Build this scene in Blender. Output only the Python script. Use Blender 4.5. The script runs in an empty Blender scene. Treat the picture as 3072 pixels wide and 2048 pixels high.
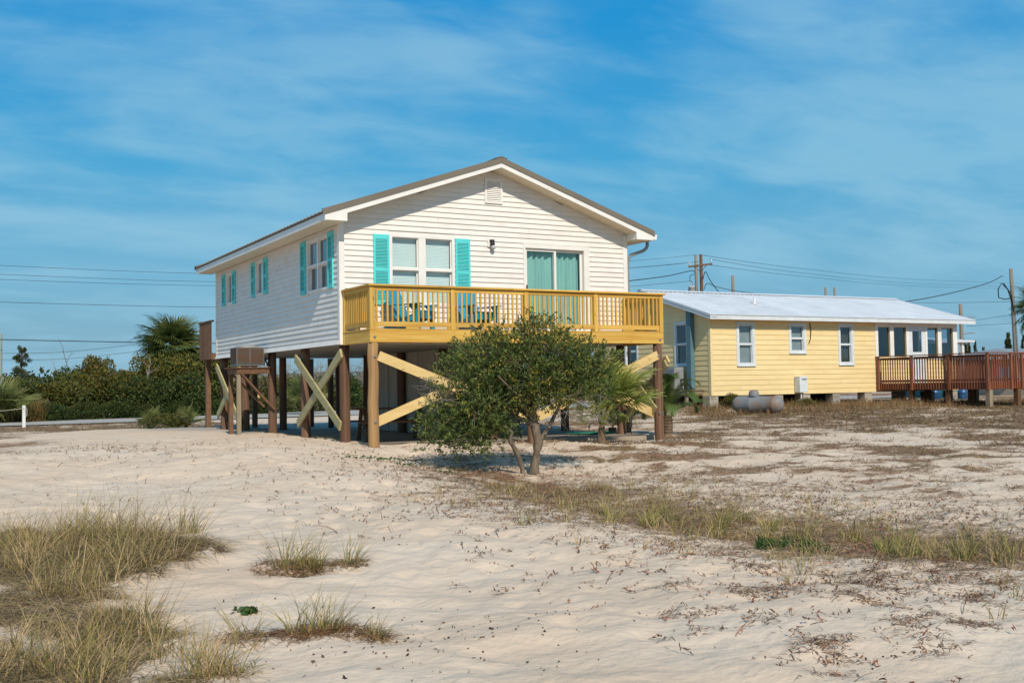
import bpy, math, random
import numpy as np
from mathutils import Vector, Matrix
random.seed(7); rng = np.random.default_rng(7)
S = bpy.context.scene
COL = S.collection
# ---------------------------------------------------------------- camera, sky, sun, exposure
CAM = Vector((-7.7169, -21.0442, 1.5437))
cr_, cu_, cf_ = (0.87343758, -0.48666034, -0.01638588), (-0.00535872, -0.04325568, 0.99904966), (0.48690663, 0.87251972, 0.04038901)
cd = bpy.data.cameras.new('camera'); cam = bpy.data.objects.new('camera', cd); COL.objects.link(cam)
cd.sensor_width = 36.0; cd.lens = 37.94; cd.clip_start = 0.1; cd.clip_end = 9000
M = Matrix(((cr_[0], cu_[0], -cf_[0], CAM[0]), (cr_[1], cu_[1], -cf_[1], CAM[1]), (cr_[2], cu_[2], -cf_[2], CAM[2]), (0, 0, 0, 1)))
cam.matrix_world = M
S.camera = cam
SUNP = Vector((-0.09, -0.45, 0.38)).normalized()
w = bpy.data.worlds.new('World'); S.world = w; w.use_nodes = True
nt = w.node_tree; nt.nodes.clear()
def N(t, **k):
    n = nt.nodes.new(t)
    for a, b in k.items(): setattr(n, a, b)
    return n
LK = nt.links.new
sky = N('ShaderNodeTexSky', sky_type='NISHITA'); sky.sun_disc = False
sky.sun_elevation = math.asin(SUNP.z); sky.sun_rotation = math.atan2(SUNP.x, SUNP.y)
sky.air_density = 1.25; sky.dust_density = 0.5; sky.ozone_density = 3.0
tc = N('ShaderNodeTexCoord'); sep = N('ShaderNodeSeparateXYZ'); LK(tc.outputs['Generated'], sep.inputs[0])
mz = N('ShaderNodeMath', operation='ADD'); LK(sep.outputs['Z'], mz.inputs[0]); mz.inputs[1].default_value = 0.16
dx = N('ShaderNodeMath', operation='DIVIDE'); LK(sep.outputs['X'], dx.inputs[0]); LK(mz.outputs[0], dx.inputs[1])
dy = N('ShaderNodeMath', operation='DIVIDE'); LK(sep.outputs['Y'], dy.inputs[0]); LK(mz.outputs[0], dy.inputs[1])
cmb = N('ShaderNodeCombineXYZ'); LK(dx.outputs[0], cmb.inputs[0]); LK(dy.outputs[0], cmb.inputs[1])
mp = N('ShaderNodeMapping'); mp.inputs['Rotation'].default_value = (0, 0, math.radians(38)); mp.inputs['Scale'].default_value = (0.75, 1.15, 1); mp.inputs['Location'].default_value = (1.3, 0.4, 0)
LK(cmb.outputs[0], mp.inputs[0])
n1 = N('ShaderNodeTexNoise'); n1.inputs['Scale'].default_value = 1.1; n1.inputs['Detail'].default_value = 8; n1.inputs['Roughness'].default_value = 0.52; n1.inputs['Distortion'].default_value = 0.4
LK(mp.outputs[0], n1.inputs['Vector'])
mp2 = N('ShaderNodeMapping'); mp2.inputs['Rotation'].default_value = (0, 0, math.radians(25)); mp2.inputs['Scale'].default_value = (1.1, 1.9, 1)
LK(cmb.outputs[0], mp2.inputs[0])
n2 = N('ShaderNodeTexNoise'); n2.inputs['Scale'].default_value = 2.6; n2.inputs['Detail'].default_value = 7; n2.inputs['Roughness'].default_value = 0.55; n2.inputs['Distortion'].default_value = 0.45
LK(mp2.outputs[0], n2.inputs['Vector'])
ad = N('ShaderNodeMath', operation='MULTIPLY_ADD'); LK(n2.outputs['Fac'], ad.inputs[0]); ad.inputs[1].default_value = 0.42; LK(n1.outputs['Fac'], ad.inputs[2])
cr = N('ShaderNodeMapRange', interpolation_type='SMOOTHSTEP'); cr.inputs['From Min'].default_value = 0.56; cr.inputs['From Max'].default_value = 0.90; cr.inputs['To Min'].default_value = 0.0; cr.inputs['To Max'].default_value = 0.62
LK(ad.outputs[0], cr.inputs['Value'])
ramp = N('ShaderNodeValToRGB'); LK(sep.outputs['Z'], ramp.inputs[0]); el_ = ramp.color_ramp.elements
for k_, (p_, c_) in enumerate(((0.0, (2.1, 4.2, 5.7)), (0.10, (1.7, 4.8, 7.1)), (0.20, (.5, 4.1, 7.4)), (0.32, (.04, 3.2, 7.3)), (1.0, (.08, 1.9, 4.8)))):
    e_ = el_[k_] if k_ < 2 else el_.new(p_); e_.position = p_; e_.color = (*c_, 1)
tint = N('ShaderNodeMix', data_type='RGBA'); tint.inputs[0].default_value = 0.9
LK(sky.outputs[0], tint.inputs[6]); LK(ramp.outputs[0], tint.inputs[7])
mixc = N('ShaderNodeMix', data_type='RGBA'); LK(cr.outputs[0], mixc.inputs[0]); LK(tint.outputs[2], mixc.inputs[6]); mixc.inputs[7].default_value = (3.5, 6.4, 8.2, 1)
bg = N('ShaderNodeBackground'); bg.inputs['Strength'].default_value = 0.1; LK(mixc.outputs[2], bg.inputs['Color'])
wo = N('ShaderNodeOutputWorld'); LK(bg.outputs[0], wo.inputs['Surface'])
sl = bpy.data.lights.new('sun', 'SUN'); sl.energy = 4.6; sl.angle = math.radians(0.6); sl.color = (1.0, 0.90, 0.755)
so = bpy.data.objects.new('sun', sl); COL.objects.link(so); so.rotation_euler = SUNP.to_track_quat('Z', 'Y').to_euler(); so.location = (0, -30, 40)
S.view_settings.view_transform = 'Standard'; S.view_settings.look = 'None'; S.view_settings.exposure = -0.13; S.view_settings.gamma = 1.0; S.view_settings.use_curve_mapping = False
S.render.engine = 'CYCLES'

# ---------------------------------------------------------------- materials
def newmat(name):
    m = bpy.data.materials.new(name); m.use_nodes = True; t = m.node_tree; t.nodes.clear()
    return m, t
def P(name, col, rough=0.6, spec=0.3, var=0.12, scale=(3, 3, 3), col2=None, bump=0.0, bscale=None, metal=0.0, detail=6, contrast=(0.35, 0.7), rnd=0.0, knots=False):
    """procedural paint / wood / metal: two colours mixed by stretched noise, fine relief, small per-object variation"""
    m, t = newmat(name)
    def n(ty, **k):
        q = t.nodes.new(ty)
        for a, b in k.items(): setattr(q, a, b)
        return q
    L = t.links.new
    out = n('ShaderNodeOutputMaterial'); b = n('ShaderNodeBsdfPrincipled'); L(b.outputs[0], out.inputs[0])
    g = n('ShaderNodeNewGeometry'); mp = n('ShaderNodeMapping'); mp.inputs['Scale'].default_value = scale
    oi = n('ShaderNodeObjectInfo')
    off = n('ShaderNodeVectorMath', operation='SCALE'); off.inputs['Scale'].default_value = 37.0 if rnd else 0.0
    c3 = n('ShaderNodeCombineXYZ')
    for k in range(3): L(oi.outputs['Random'], c3.inputs[k])
    L(c3.outputs[0], off.inputs[0]); add = n('ShaderNodeVectorMath', operation='ADD'); L(mp.outputs[0], add.inputs[0]); L(off.outputs[0], add.inputs[1])
    L(g.outputs['Position'], mp.inputs[0])
    no = n('ShaderNodeTexNoise'); no.inputs['Scale'].default_value = 1.0; no.inputs['Detail'].default_value = detail; no.inputs['Roughness'].default_value = 0.6
    L(add.outputs[0], no.inputs['Vector'])
    mr = n('ShaderNodeMapRange'); mr.inputs['From Min'].default_value = contrast[0]; mr.inputs['From Max'].default_value = contrast[1]; L(no.outputs['Fac'], mr.inputs['Value'])
    mx = n('ShaderNodeMix', data_type='RGBA'); L(mr.outputs[0], mx.inputs[0])
    if col2 is None: col2 = tuple(c * (1 - 2 * var) for c in col)
    mx.inputs[6].default_value = (*col, 1); mx.inputs[7].default_value = (*col2, 1)
    last = mx.outputs[2]
    if knots:
        vo = n('ShaderNodeTexVoronoi'); vo.inputs['Scale'].default_value = 1.0
        mk = n('ShaderNodeMapping'); mk.inputs['Scale'].default_value = tuple(min(s, 7.0) if s > 2 else s * 2.6 for s in scale); L(g.outputs['Position'], mk.inputs[0])
        ak = n('ShaderNodeVectorMath', operation='ADD'); L(mk.outputs[0], ak.inputs[0]); L(off.outputs[0], ak.inputs[1]); L(ak.outputs[0], vo.inputs['Vector'])
        kr = n('ShaderNodeMapRange'); kr.inputs['From Min'].default_value = 0.05; kr.inputs['From Max'].default_value = 0.13; kr.inputs['To Min'].default_value = 0.75; kr.inputs['To Max'].default_value = 0.0; L(vo.outputs['Distance'], kr.inputs['Value'])
        km = n('ShaderNodeMix', data_type='RGBA'); L(kr.outputs[0], km.inputs[0]); L(last, km.inputs[6]); km.inputs[7].default_value = (col[0] * .3, col[1] * .22, col[2] * .25, 1); last = km.outputs[2]
    if rnd:
        rr = n('ShaderNodeMapRange'); rr.inputs['To Min'].default_value = 1 - rnd; rr.inputs['To Max'].default_value = 1 + rnd; L(oi.outputs['Random'], rr.inputs['Value'])
        hv = n('ShaderNodeHueSaturation'); L(rr.outputs[0], hv.inputs['Value']); L(last, hv.inputs['Color']); last = hv.outputs[0]
    L(last, b.inputs['Base Color'])
    b.inputs['Roughness'].default_value = rough; b.inputs['Specular IOR Level'].default_value = spec; b.inputs['Metallic'].default_value = metal
    if bump:
        n2 = n('ShaderNodeTexNoise'); n2.inputs['Scale'].default_value = 1.0; n2.inputs['Detail'].default_value = 4
        m2 = n('ShaderNodeMapping'); m2.inputs['Scale'].default_value = bscale or tuple(s * 6 for s in scale); L(g.outputs['Position'], m2.inputs[0]); L(m2.outputs[0], n2.inputs['Vector'])
        bp = n('ShaderNodeBump'); bp.inputs['Strength'].default_value = bump; bp.inputs['Distance'].default_value = 0.01; L(n2.outputs['Fac'], bp.inputs['Height']); L(bp.outputs[0], b.inputs['Normal'])
    return m
def veg(name, trans=0.3, rough=0.6, noise=0.25):
    m, t = newmat(name); L = t.links.new
    o = t.nodes.new('ShaderNodeOutputMaterial'); at = t.nodes.new('ShaderNodeAttribute'); at.attribute_name = 'tint'
    g = t.nodes.new('ShaderNodeNewGeometry'); no = t.nodes.new('ShaderNodeTexNoise'); no.inputs['Scale'].default_value = 2.2; L(g.outputs['Position'], no.inputs['Vector'])
    mr = t.nodes.new('ShaderNodeMapRange'); mr.inputs['To Min'].default_value = 1 - noise; mr.inputs['To Max'].default_value = 1 + noise; mr.inputs['From Min'].default_value = .3; mr.inputs['From Max'].default_value = .7; L(no.outputs['Fac'], mr.inputs['Value'])
    oi = t.nodes.new('ShaderNodeObjectInfo'); r2 = t.nodes.new('ShaderNodeMapRange'); r2.inputs['To Min'].default_value = .485; r2.inputs['To Max'].default_value = .51; L(oi.outputs['Random'], r2.inputs['Value'])
    hs = t.nodes.new('ShaderNodeHueSaturation'); L(at.outputs['Color'], hs.inputs['Color']); L(mr.outputs[0], hs.inputs['Value']); L(r2.outputs[0], hs.inputs['Hue'])
    d = t.nodes.new('ShaderNodeBsdfPrincipled'); d.inputs['Roughness'].default_value = rough; d.inputs['Specular IOR Level'].default_value = .25; L(hs.outputs[0], d.inputs['Base Color'])
    tr = t.nodes.new('ShaderNodeBsdfTranslucent'); L(hs.outputs[0], tr.inputs['Color'])
    mx = t.nodes.new('ShaderNodeMixShader'); mx.inputs[0].default_value = trans; L(d.outputs[0], mx.inputs[1]); L(tr.outputs[0], mx.inputs[2]); L(mx.outputs[0], o.inputs[0])
    return m
def glassmat(name, tintc=(.9, .95, .95), lo=.05):
    m, t = newmat(name); L = t.links.new
    o = t.nodes.new('ShaderNodeOutputMaterial'); lw = t.nodes.new('ShaderNodeLayerWeight'); lw.inputs['Blend'].default_value = .5
    pw = t.nodes.new('ShaderNodeMath'); pw.operation = 'POWER'; pw.inputs[1].default_value = 3.5; L(lw.outputs['Facing'], pw.inputs[0]); ml = t.nodes.new('ShaderNodeMath'); ml.operation = 'MULTIPLY_ADD'; ml.inputs[1].default_value = 1 - lo; ml.inputs[2].default_value = lo; L(pw.outputs[0], ml.inputs[0])
    a = t.nodes.new('ShaderNodeBsdfTransparent'); a.inputs['Color'].default_value = (*tintc, 1); gl = t.nodes.new('ShaderNodeBsdfGlossy'); gl.inputs['Roughness'].default_value = .015
    mx = t.nodes.new('ShaderNodeMixShader'); L(ml.outputs[0], mx.inputs[0]); L(a.outputs[0], mx.inputs[1]); L(gl.outputs[0], mx.inputs[2]); L(mx.outputs[0], o.inputs[0])
    return m
PINE = (0.64, 0.415, 0.10); PINE2 = (0.49, 0.235, 0.032); PALE = (0.66, 0.48, 0.215); PALE2 = (0.55, 0.38, 0.155)
MT = {
 'vinyl': P('white vinyl siding', (.745, .705, .66), .45, .3, scale=(2.4, 2.4, .5), col2=(.645, .60, .55), contrast=(.45, .82), bump=.08, bscale=(6, 6, 90), rnd=.02),
 'trimwhite': P('white trim', (.78, .755, .72), .4, .4, scale=(2, 2, 2), col2=(.70, .67, .62)),
 'soffit': P('cream soffit', (.72, .64, .50), .5, .3, scale=(2, 2, 2), col2=(.66, .57, .43)),
 'shutter': P('turquoise shutter', (.11, .63, .63), .5, .3, scale=(3, 3, 3), col2=(.09, .57, .57), rnd=.04),
 'roofbrown': P('brown metal roof', (.185, .155, .118), .5, .4, scale=(1, 1, 1), col2=(.15, .125, .095)),
 'pineX': P('new pine along x', PINE, .6, .25, scale=(.8, 22, 22), col2=PINE2, bump=.25, rnd=.18, knots=True),
 'pineY': P('new pine along y', PINE, .6, .25, scale=(22, .8, 22), col2=PINE2, bump=.25, rnd=.18, knots=True),
 'pineZ': P('new pine upright', PINE, .6, .25, scale=(22, 22, .8), col2=PINE2, bump=.25, rnd=.18, knots=True),
 'brace': P('pale pine brace', PALE, .65, .2, scale=(2.2, 2.2, 9), col2=PALE2, bump=.2, rnd=.08, knots=True),
 'brace_shaded': P('shaded pale pine brace', (.44, .385, .20), .7, .2, scale=(2.2, 2.2, 9), col2=(.34, .29, .15), bump=.2, rnd=.08, knots=True),  # same pine as the front braces, with weaker side light put into the colour
 'pile': P('creosote pile', (.20, .115, .072), .8, .15, scale=(16, 16, .5), col2=(.085, .047, .034), bump=.5, bscale=(60, 60, 3), rnd=.15),
 'pilepale': P('tan pole', (.40, .24, .105), .7, .2, scale=(16, 16, .6), col2=(.25, .145, .07), bump=.4, bscale=(60, 60, 3)),
 'oldwood': P('old brown lumber', (.21, .115, .062), .75, .2, scale=(5, 5, 5), col2=(.12, .066, .04), bump=.4, rnd=.2),
 'greywood': P('grey weathered lumber', (.30, .245, .165), .8, .15, scale=(14, 14, 1.2), col2=(.20, .155, .105), bump=.4, rnd=.12),
 'reddeck': P('red stained deck lumber', (.26, .092, .046), .6, .25, scale=(10, 10, 1.5), col2=(.17, .058, .03), bump=.2, rnd=.14),
 'yellow': P('yellow clapboard paint', (.80, .625, .33), .55, .25, scale=(.9, .9, 2), col2=(.73, .55, .27), rnd=.02),
 'bluewhite': P('pale blue white trim', (.66, .70, .72), .5, .3, scale=(4, 4, 4), col2=(.56, .59, .60)),
 'bluepaint': P('grey blue painted chase', (.10, .19, .22), .5, .3, scale=(4, 4, 4), col2=(.08, .155, .185)),
 'whiteroof': P('white metal roofing', (.68, .69, .71), .4, .5, scale=(.5, 1.1, 1.1), col2=(.56, .575, .60), rnd=.035),
 'concrete': P('concrete', (.36, .305, .235), .85, .2, scale=(1.1, 1.1, 1.1), col2=(.26, .215, .165), bump=.3),
 'block': P('concrete block pier', (.40, .365, .31), .9, .15, scale=(5, 5, 5), col2=(.27, .24, .20), bump=.4, rnd=.15),
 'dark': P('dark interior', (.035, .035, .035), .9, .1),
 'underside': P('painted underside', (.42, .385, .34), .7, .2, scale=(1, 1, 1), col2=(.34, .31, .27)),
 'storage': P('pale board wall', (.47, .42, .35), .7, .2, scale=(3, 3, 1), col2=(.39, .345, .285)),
 'curtain': P('sea green curtain', (.36, .60, .54), .85, .1, scale=(6, 6, .6), col2=(.29, .50, .46)),
 'blind': P('white blind', (.84, .86, .85), .6, .2, scale=(2, 2, 2), col2=(.80, .82, .81)),
 'blindgrey': P('grey window shade', (.34, .355, .37), .8, .1, scale=(2, 2, 2), col2=(.27, .28, .295)), 'drape': P('dark grey drape', (.10, .10, .095), .9, .1, scale=(9, 9, 1), col2=(.06, .06, .06)), 'glass': glassmat('window glass'), 'glassdark': glassmat('dark window glass', (.62, .70, .76), .08),
 'chairblue': P('blue chair slats', (.012, .31, .50), .45, .4, scale=(4, 4, 4), col2=(.010, .27, .44)),
 'galv': P('galvanised metal', (.45, .45, .44), .35, .5, metal=.8, scale=(8, 8, 8), col2=(.32, .31, .30)),
 'rust': P('rusty condenser', (.15, .142, .13), .75, .2, scale=(.35, .35, 9), col2=(.20, .095, .05), contrast=(.42, .68), bump=.3),
 'tank': P('weathered propane tank', (.20, .212, .22), .55, .3, scale=(2.2, 2.2, 2.2), col2=(.25, .145, .085), contrast=(.46, .64), bump=.1),
 'greymetal': P('grey cabinet', (.27, .28, .285), .5, .4, scale=(3, 3, 3), col2=(.22, .225, .23)),
 'blackplastic': P('black plastic', (.012, .012, .012), .5, .4),
 'pole': P('utility pole', (.16, .095, .062), .85, .2, scale=(8, 8, .4), col2=(.095, .056, .04), bump=.4, rnd=.2),
 'polegrey': P('grey utility pole', (.27, .235, .195), .85, .2, scale=(8, 8, .4), col2=(.19, .165, .14)),
 'wire': P('black cable', (.02, .025, .03), .6, .2),
 'bark': P('grey bark', (.22, .175, .13), .9, .1, scale=(11, 11, 4), col2=(.10, .075, .055), bump=.9, bscale=(40, 40, 14)),
 'twig': P('bare grey twigs', (.27, .24, .205), .9, .1, scale=(4, 4, 4), col2=(.19, .165, .14)),
 'palmtrunk': P('palm trunk', (.22, .155, .10), .95, .1, scale=(9, 9, 16), col2=(.10, .065, .04), bump=1.0, bscale=(20, 20, 40)),
 'leaf': veg('foliage', .32), 'grass': veg('grass blades', .25, .7, .2), 'dead': veg('dry stems', .1, .8, .2),
 'road': P('pale sandy road', (.43, .40, .36), .9, .15, scale=(.7, .7, .7), col2=(.34, .315, .285), bump=.3),
 'gravel': P('grey shell drive', (.40, .375, .335), .95, .15, scale=(2.5, 2.5, 2.5), col2=(.27, .25, .225), bump=.6),
 'hose': P('green hose', (.02, .17, .11), .4, .4), 'bluebin': P('blue plastic', (.012, .085, .22), .4, .4),
 'teal': P('teal interior boards', (.03, .16, .17), .7, .2), 'whitepost': P('white painted post', (.75, .75, .74), .5, .3),
 'rope': P('pale rope', (.5, .45, .36), .9, .1), 'stake': P('raw yellow stake', (.60, .43, .17), .7, .2, scale=(12, 12, 1), col2=(.5, .34, .13)),
 'porcelain': P('grey porcelain', (.45, .46, .47), .3, .5),
}

# ---------------------------------------------------------------- builders
def world_origin(o):
    v = Vector((0, 0, 0))
    while o: v = v + o.location; o = o.parent
    return v
def link(name, me, parent=None):
    o = bpy.data.objects.new(name, me); COL.objects.link(o)
    if parent: o.parent = parent; o.location = -world_origin(parent)
    return o
def tag(o, label=None, cat=None, group=None, kind=None):
    if label: o['label'] = label
    if cat: o['category'] = cat
    if group: o['group'] = group
    if kind: o['kind'] = kind
    return o
def thing(name, loc, label, cat, group=None):
    o = bpy.data.objects.new(name, None); COL.objects.link(o); o.location = loc; o.empty_display_size = .2
    return tag(o, label, cat, group)
def V(*a): return Vector(a)
class MB:
    def __init__(s): s.v = []; s.f = []
    def add(s, vs, fs):
        k = len(s.v); s.v += [tuple(p) for p in vs]; s.f += [tuple(i + k for i in f) for f in fs]; return s
    def box(s, x0, x1, y0, y1, z0, z1):
        return s.add([(x0, y0, z0), (x1, y0, z0), (x1, y1, z0), (x0, y1, z0), (x0, y0, z1), (x1, y0, z1), (x1, y1, z1), (x0, y1, z1)],
                     [(0, 3, 2, 1), (4, 5, 6, 7), (0, 1, 5, 4), (1, 2, 6, 5), (2, 3, 7, 6), (3, 0, 4, 7)])
    def cbox(s, x0, x1, y0, y1, z0, z1, c=.006):
        """box with chamfered edges"""
        vs = []; ix = {}
        xs, ys, zs = (x0, x1), (y0, y1), (z0, z1)
        for i in (0, 1):
            for j in (0, 1):
                for k in (0, 1):
                    sx, sy, sz = (1 if i == 0 else -1), (1 if j == 0 else -1), (1 if k == 0 else -1)
                    ix[(i, j, k, 'x')] = len(vs); vs.append((xs[i], ys[j] + sy * c, zs[k] + sz * c))
                    ix[(i, j, k, 'y')] = len(vs); vs.append((xs[i] + sx * c, ys[j], zs[k] + sz * c))
                    ix[(i, j, k, 'z')] = len(vs); vs.append((xs[i] + sx * c, ys[j] + sy * c, zs[k]))
        fs = []; q = lambda *a: ix[a]
        for i in (0, 1):
            fs.append([q(i, 0, 0, 'x'), q(i, 1, 0, 'x'), q(i, 1, 1, 'x'), q(i, 0, 1, 'x')][::(-1 if i == 0 else 1)])
            fs.append([q(0, i, 0, 'y'), q(0, i, 1, 'y'), q(1, i, 1, 'y'), q(1, i, 0, 'y')][::(-1 if i == 0 else 1)])
            fs.append([q(0, 0, i, 'z'), q(1, 0, i, 'z'), q(1, 1, i, 'z'), q(0, 1, i, 'z')][::(-1 if i == 0 else 1)])
        for a in (0, 1):
            for b in (0, 1):
                r = (a + b) % 2
                for f in ([q(a, b, 0, 'x'), q(a, b, 0, 'y'), q(a, b, 1, 'y'), q(a, b, 1, 'x')], [q(a, 0, b, 'z'), q(a, 0, b, 'x'), q(a, 1, b, 'x'), q(a, 1, b, 'z')], [q(0, a, b, 'y'), q(0, a, b, 'z'), q(1, a, b, 'z'), q(1, a, b, 'y')]):
                    fs.append(f if r == 0 else f[::-1])
                for c_ in (0, 1):
                    f = [q(a, b, c_, 'x'), q(a, b, c_, 'y'), q(a, b, c_, 'z')]
                    fs.append(f if (a + b + c_) % 2 == 1 else f[::-1])
        return s.add(vs, fs)
    def beam(s, p0, p1, wd, ht, up=(0, 0, 1)):
        p0, p1 = Vector(p0), Vector(p1); d = (p1 - p0).normalized(); sd = d.cross(Vector(up)).normalized(); u = sd.cross(d)
        a, b = sd * wd / 2, u * ht / 2
        vs = [p0 - a - b, p0 + a - b, p0 + a + b, p0 - a + b, p1 - a - b, p1 + a - b, p1 + a + b, p1 - a + b]
        return s.add(vs, [(0, 3, 2, 1)[::-1], (4, 5, 6, 7)[::-1], (0, 1, 5, 4)[::-1], (1, 2, 6, 5)[::-1], (2, 3, 7, 6)[::-1], (3, 0, 4, 7)[::-1]])
    def tube(s, pts, rad, n=8, cap=True):
        pts = [Vector(p) for p in pts]; rad = rad if hasattr(rad, '__len__') else [rad] * len(pts)
        k0 = len(s.v); prev = None
        for i, p in enumerate(pts):
            d = (pts[min(i + 1, len(pts) - 1)] - pts[max(i - 1, 0)]).normalized()
            a = prev if prev is not None else (Vector((1, 0, 0)) if abs(d.x) < .8 else Vector((0, 1, 0)))
            a = (a - d * a.dot(d)).normalized(); b = d.cross(a); prev = a
            for j in range(n):
                t = 2 * math.pi * j / n; s.v.append(tuple(p + (a * math.cos(t) + b * math.sin(t)) * rad[i]))
        for i in range(len(pts) - 1):
            for j in range(n):
                s.f.append((k0 + i * n + j, k0 + i * n + (j + 1) % n, k0 + (i + 1) * n + (j + 1) % n, k0 + (i + 1) * n + j))
        if cap:
            s.f.append(tuple(k0 + j for j in range(n))[::-1]); s.f.append(tuple(k0 + (len(pts) - 1) * n + j for j in range(n)))
        return s
    def prism(s, poly, ext):
        ext = Vector(ext); n = len(poly); a = [Vector(p) for p in poly]; b = [p + ext for p in a]
        nrm = sum(((a[(i + 1) % n] - a[0]).cross(a[(i + 2) % n] - a[0]) for i in range(n - 2)), Vector())
        fl = nrm.dot(ext) > 0
        fs = [tuple(range(n))[::-1] if fl else tuple(range(n)), tuple(range(n, 2 * n)) if fl else tuple(range(n, 2 * n))[::-1]]
        for i in range(n):
            j = (i + 1) % n; q = (i, j, n + j, n + i); fs.append(q if fl else q[::-1])
        return s.add(a + b, fs)
    def lathe(s, c, prof, n=16, axis=(0, 0, 1)):
        ax = Vector(axis).normalized(); a = ax.orthogonal().normalized(); b = ax.cross(a); c = Vector(c); k0 = len(s.v)
        for (r, h) in prof:
            for j in range(n):
                t = 2 * math.pi * j / n; s.v.append(tuple(c + ax * h + (a * math.cos(t) + b * math.sin(t)) * r))
        for i in range(len(prof) - 1):
            for j in range(n): s.f.append((k0 + i * n + j, k0 + i * n + (j + 1) % n, k0 + (i + 1) * n + (j + 1) % n, k0 + (i + 1) * n + j))
        s.f.append(tuple(k0 + j for j in range(n))[::-1]); s.f.append(tuple(k0 + (len(prof) - 1) * n + j for j in range(n)))
        return s
    def build(s, name, mat, parent=None, smooth=False, label=None, kind=None):
        me = bpy.data.meshes.new(name); me.from_pydata(s.v, [], s.f); me.update()
        me.materials.append(MT[mat])
        if smooth: me.polygons.foreach_set('use_smooth', [True] * len(me.polygons))
        o = link(name, me, parent)
        if label: o['label'] = label
        if kind: o['kind'] = kind
        return o
def fast(name, Vv, F, mat, col=None, parent=None, smooth=False):
    """mesh from numpy arrays (all faces with the same corner count)"""
    me = bpy.data.meshes.new(name); k = F.shape[1]
    me.vertices.add(len(Vv)); me.vertices.foreach_set('co', np.ascontiguousarray(Vv, dtype=np.float32).ravel())
    me.loops.add(F.size); me.loops.foreach_set('vertex_index', np.ascontiguousarray(F, dtype=np.int32).ravel())
    me.polygons.add(len(F)); me.polygons.foreach_set('loop_start', np.arange(0, F.size, k, dtype=np.int32)); me.polygons.foreach_set('loop_total', np.full(len(F), k, dtype=np.int32))
    me.update(calc_edges=True)
    if col is not None:
        a = me.color_attributes.new('tint', 'FLOAT_COLOR', 'POINT'); c4 = np.ones((len(Vv), 4), dtype=np.float32); c4[:, :3] = col; a.data.foreach_set('color', c4.ravel())
    if smooth: me.polygons.foreach_set('use_smooth', np.ones(len(F), dtype=bool))
    me.materials.append(MT[mat])
    return me if parent == 'mesh' else link(name, me, parent)
def nrm(a): return a / np.maximum(np.linalg.norm(a, axis=-1, keepdims=True), 1e-9)
def leafq(C, D, ln, wd, col):
    """diamond leaves: centre, direction, length, width, colour"""
    n = len(C); D = nrm(D); R = nrm(np.cross(D, rng.normal(size=(n, 3)))); ln = np.broadcast_to(ln, (n,))[:, None]; wd = np.broadcast_to(wd, (n,))[:, None]
    Vv = np.stack([C - D * ln / 2, C + R * wd / 2 - D * ln * .05, C + D * ln / 2, C - R * wd / 2 - D * ln * .05], 1).reshape(-1, 3)
    return Vv, np.arange(4 * n).reshape(n, 4), np.repeat(col, 4, axis=0)
def blades(B, A, ln, wd, bend, c0, c1, nseg=3, tip=.12):
    """grass blades: base, initial direction, length, width, bend (towards the ground along their own azimuth)"""
    n = len(B); A = nrm(A); ln = np.broadcast_to(ln, (n,)); wd = np.broadcast_to(wd, (n,)); bend = np.broadcast_to(bend, (n,))
    hz = A.copy(); hz[:, 2] = 0; j = rng.normal(size=(n, 3)) * .15; j[:, 2] = 0; hz = nrm(hz + j)
    R = nrm(np.cross(hz, np.array([0, 0, 1.0])) + rng.normal(size=(n, 3)) * .25)
    P_ = B.copy(); D = A.copy(); rows = []; cols = []
    for k in range(nseg + 1):
        t = k / nseg; wv = (wd * ((1 - t) * (1 - tip) + tip) / 2)[:, None]
        rows += [P_ - R * wv, P_ + R * wv]; c = c0 * (1 - t) + c1 * t; cols += [c, c]
        D = nrm(D + hz * (bend * .7)[:, None] - np.array([0, 0, 1.0]) * (bend * .75)[:, None]); P_ = P_ + D * (ln / nseg)[:, None]
    Vv = np.stack(rows, 1); Cc = np.stack(cols, 1); m = 2 * (nseg + 1)
    q = np.array([[2 * k, 2 * k + 1, 2 * k + 3, 2 * k + 2] for k in range(nseg)])
    F = (np.arange(n)[:, None, None] * m + q[None]).reshape(-1, 4)
    return Vv.reshape(-1, 3), F, Cc.reshape(-1, 3)
def merge(parts):
    Vs, Fs, Cs, k = [], [], [], 0
    for v, f, c in parts: Vs.append(v); Fs.append(f + k); Cs.append(c); k += len(v)
    return np.concatenate(Vs), np.concatenate(Fs), np.concatenate(Cs)
def jit(c, n, s=.18):
    c = np.array(c, float)[None] * (1 + rng.normal(size=(n, 1)) * s) * (1 + rng.normal(size=(n, 3)) * s * .35)
    return np.clip(c, .003, 1)
def pick(cols, n, s=.18):
    cols = np.array(cols, float); return np.clip(cols[rng.integers(0, len(cols), n)] * (1 + rng.normal(size=(n, 1)) * s), .003, 1)

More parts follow.
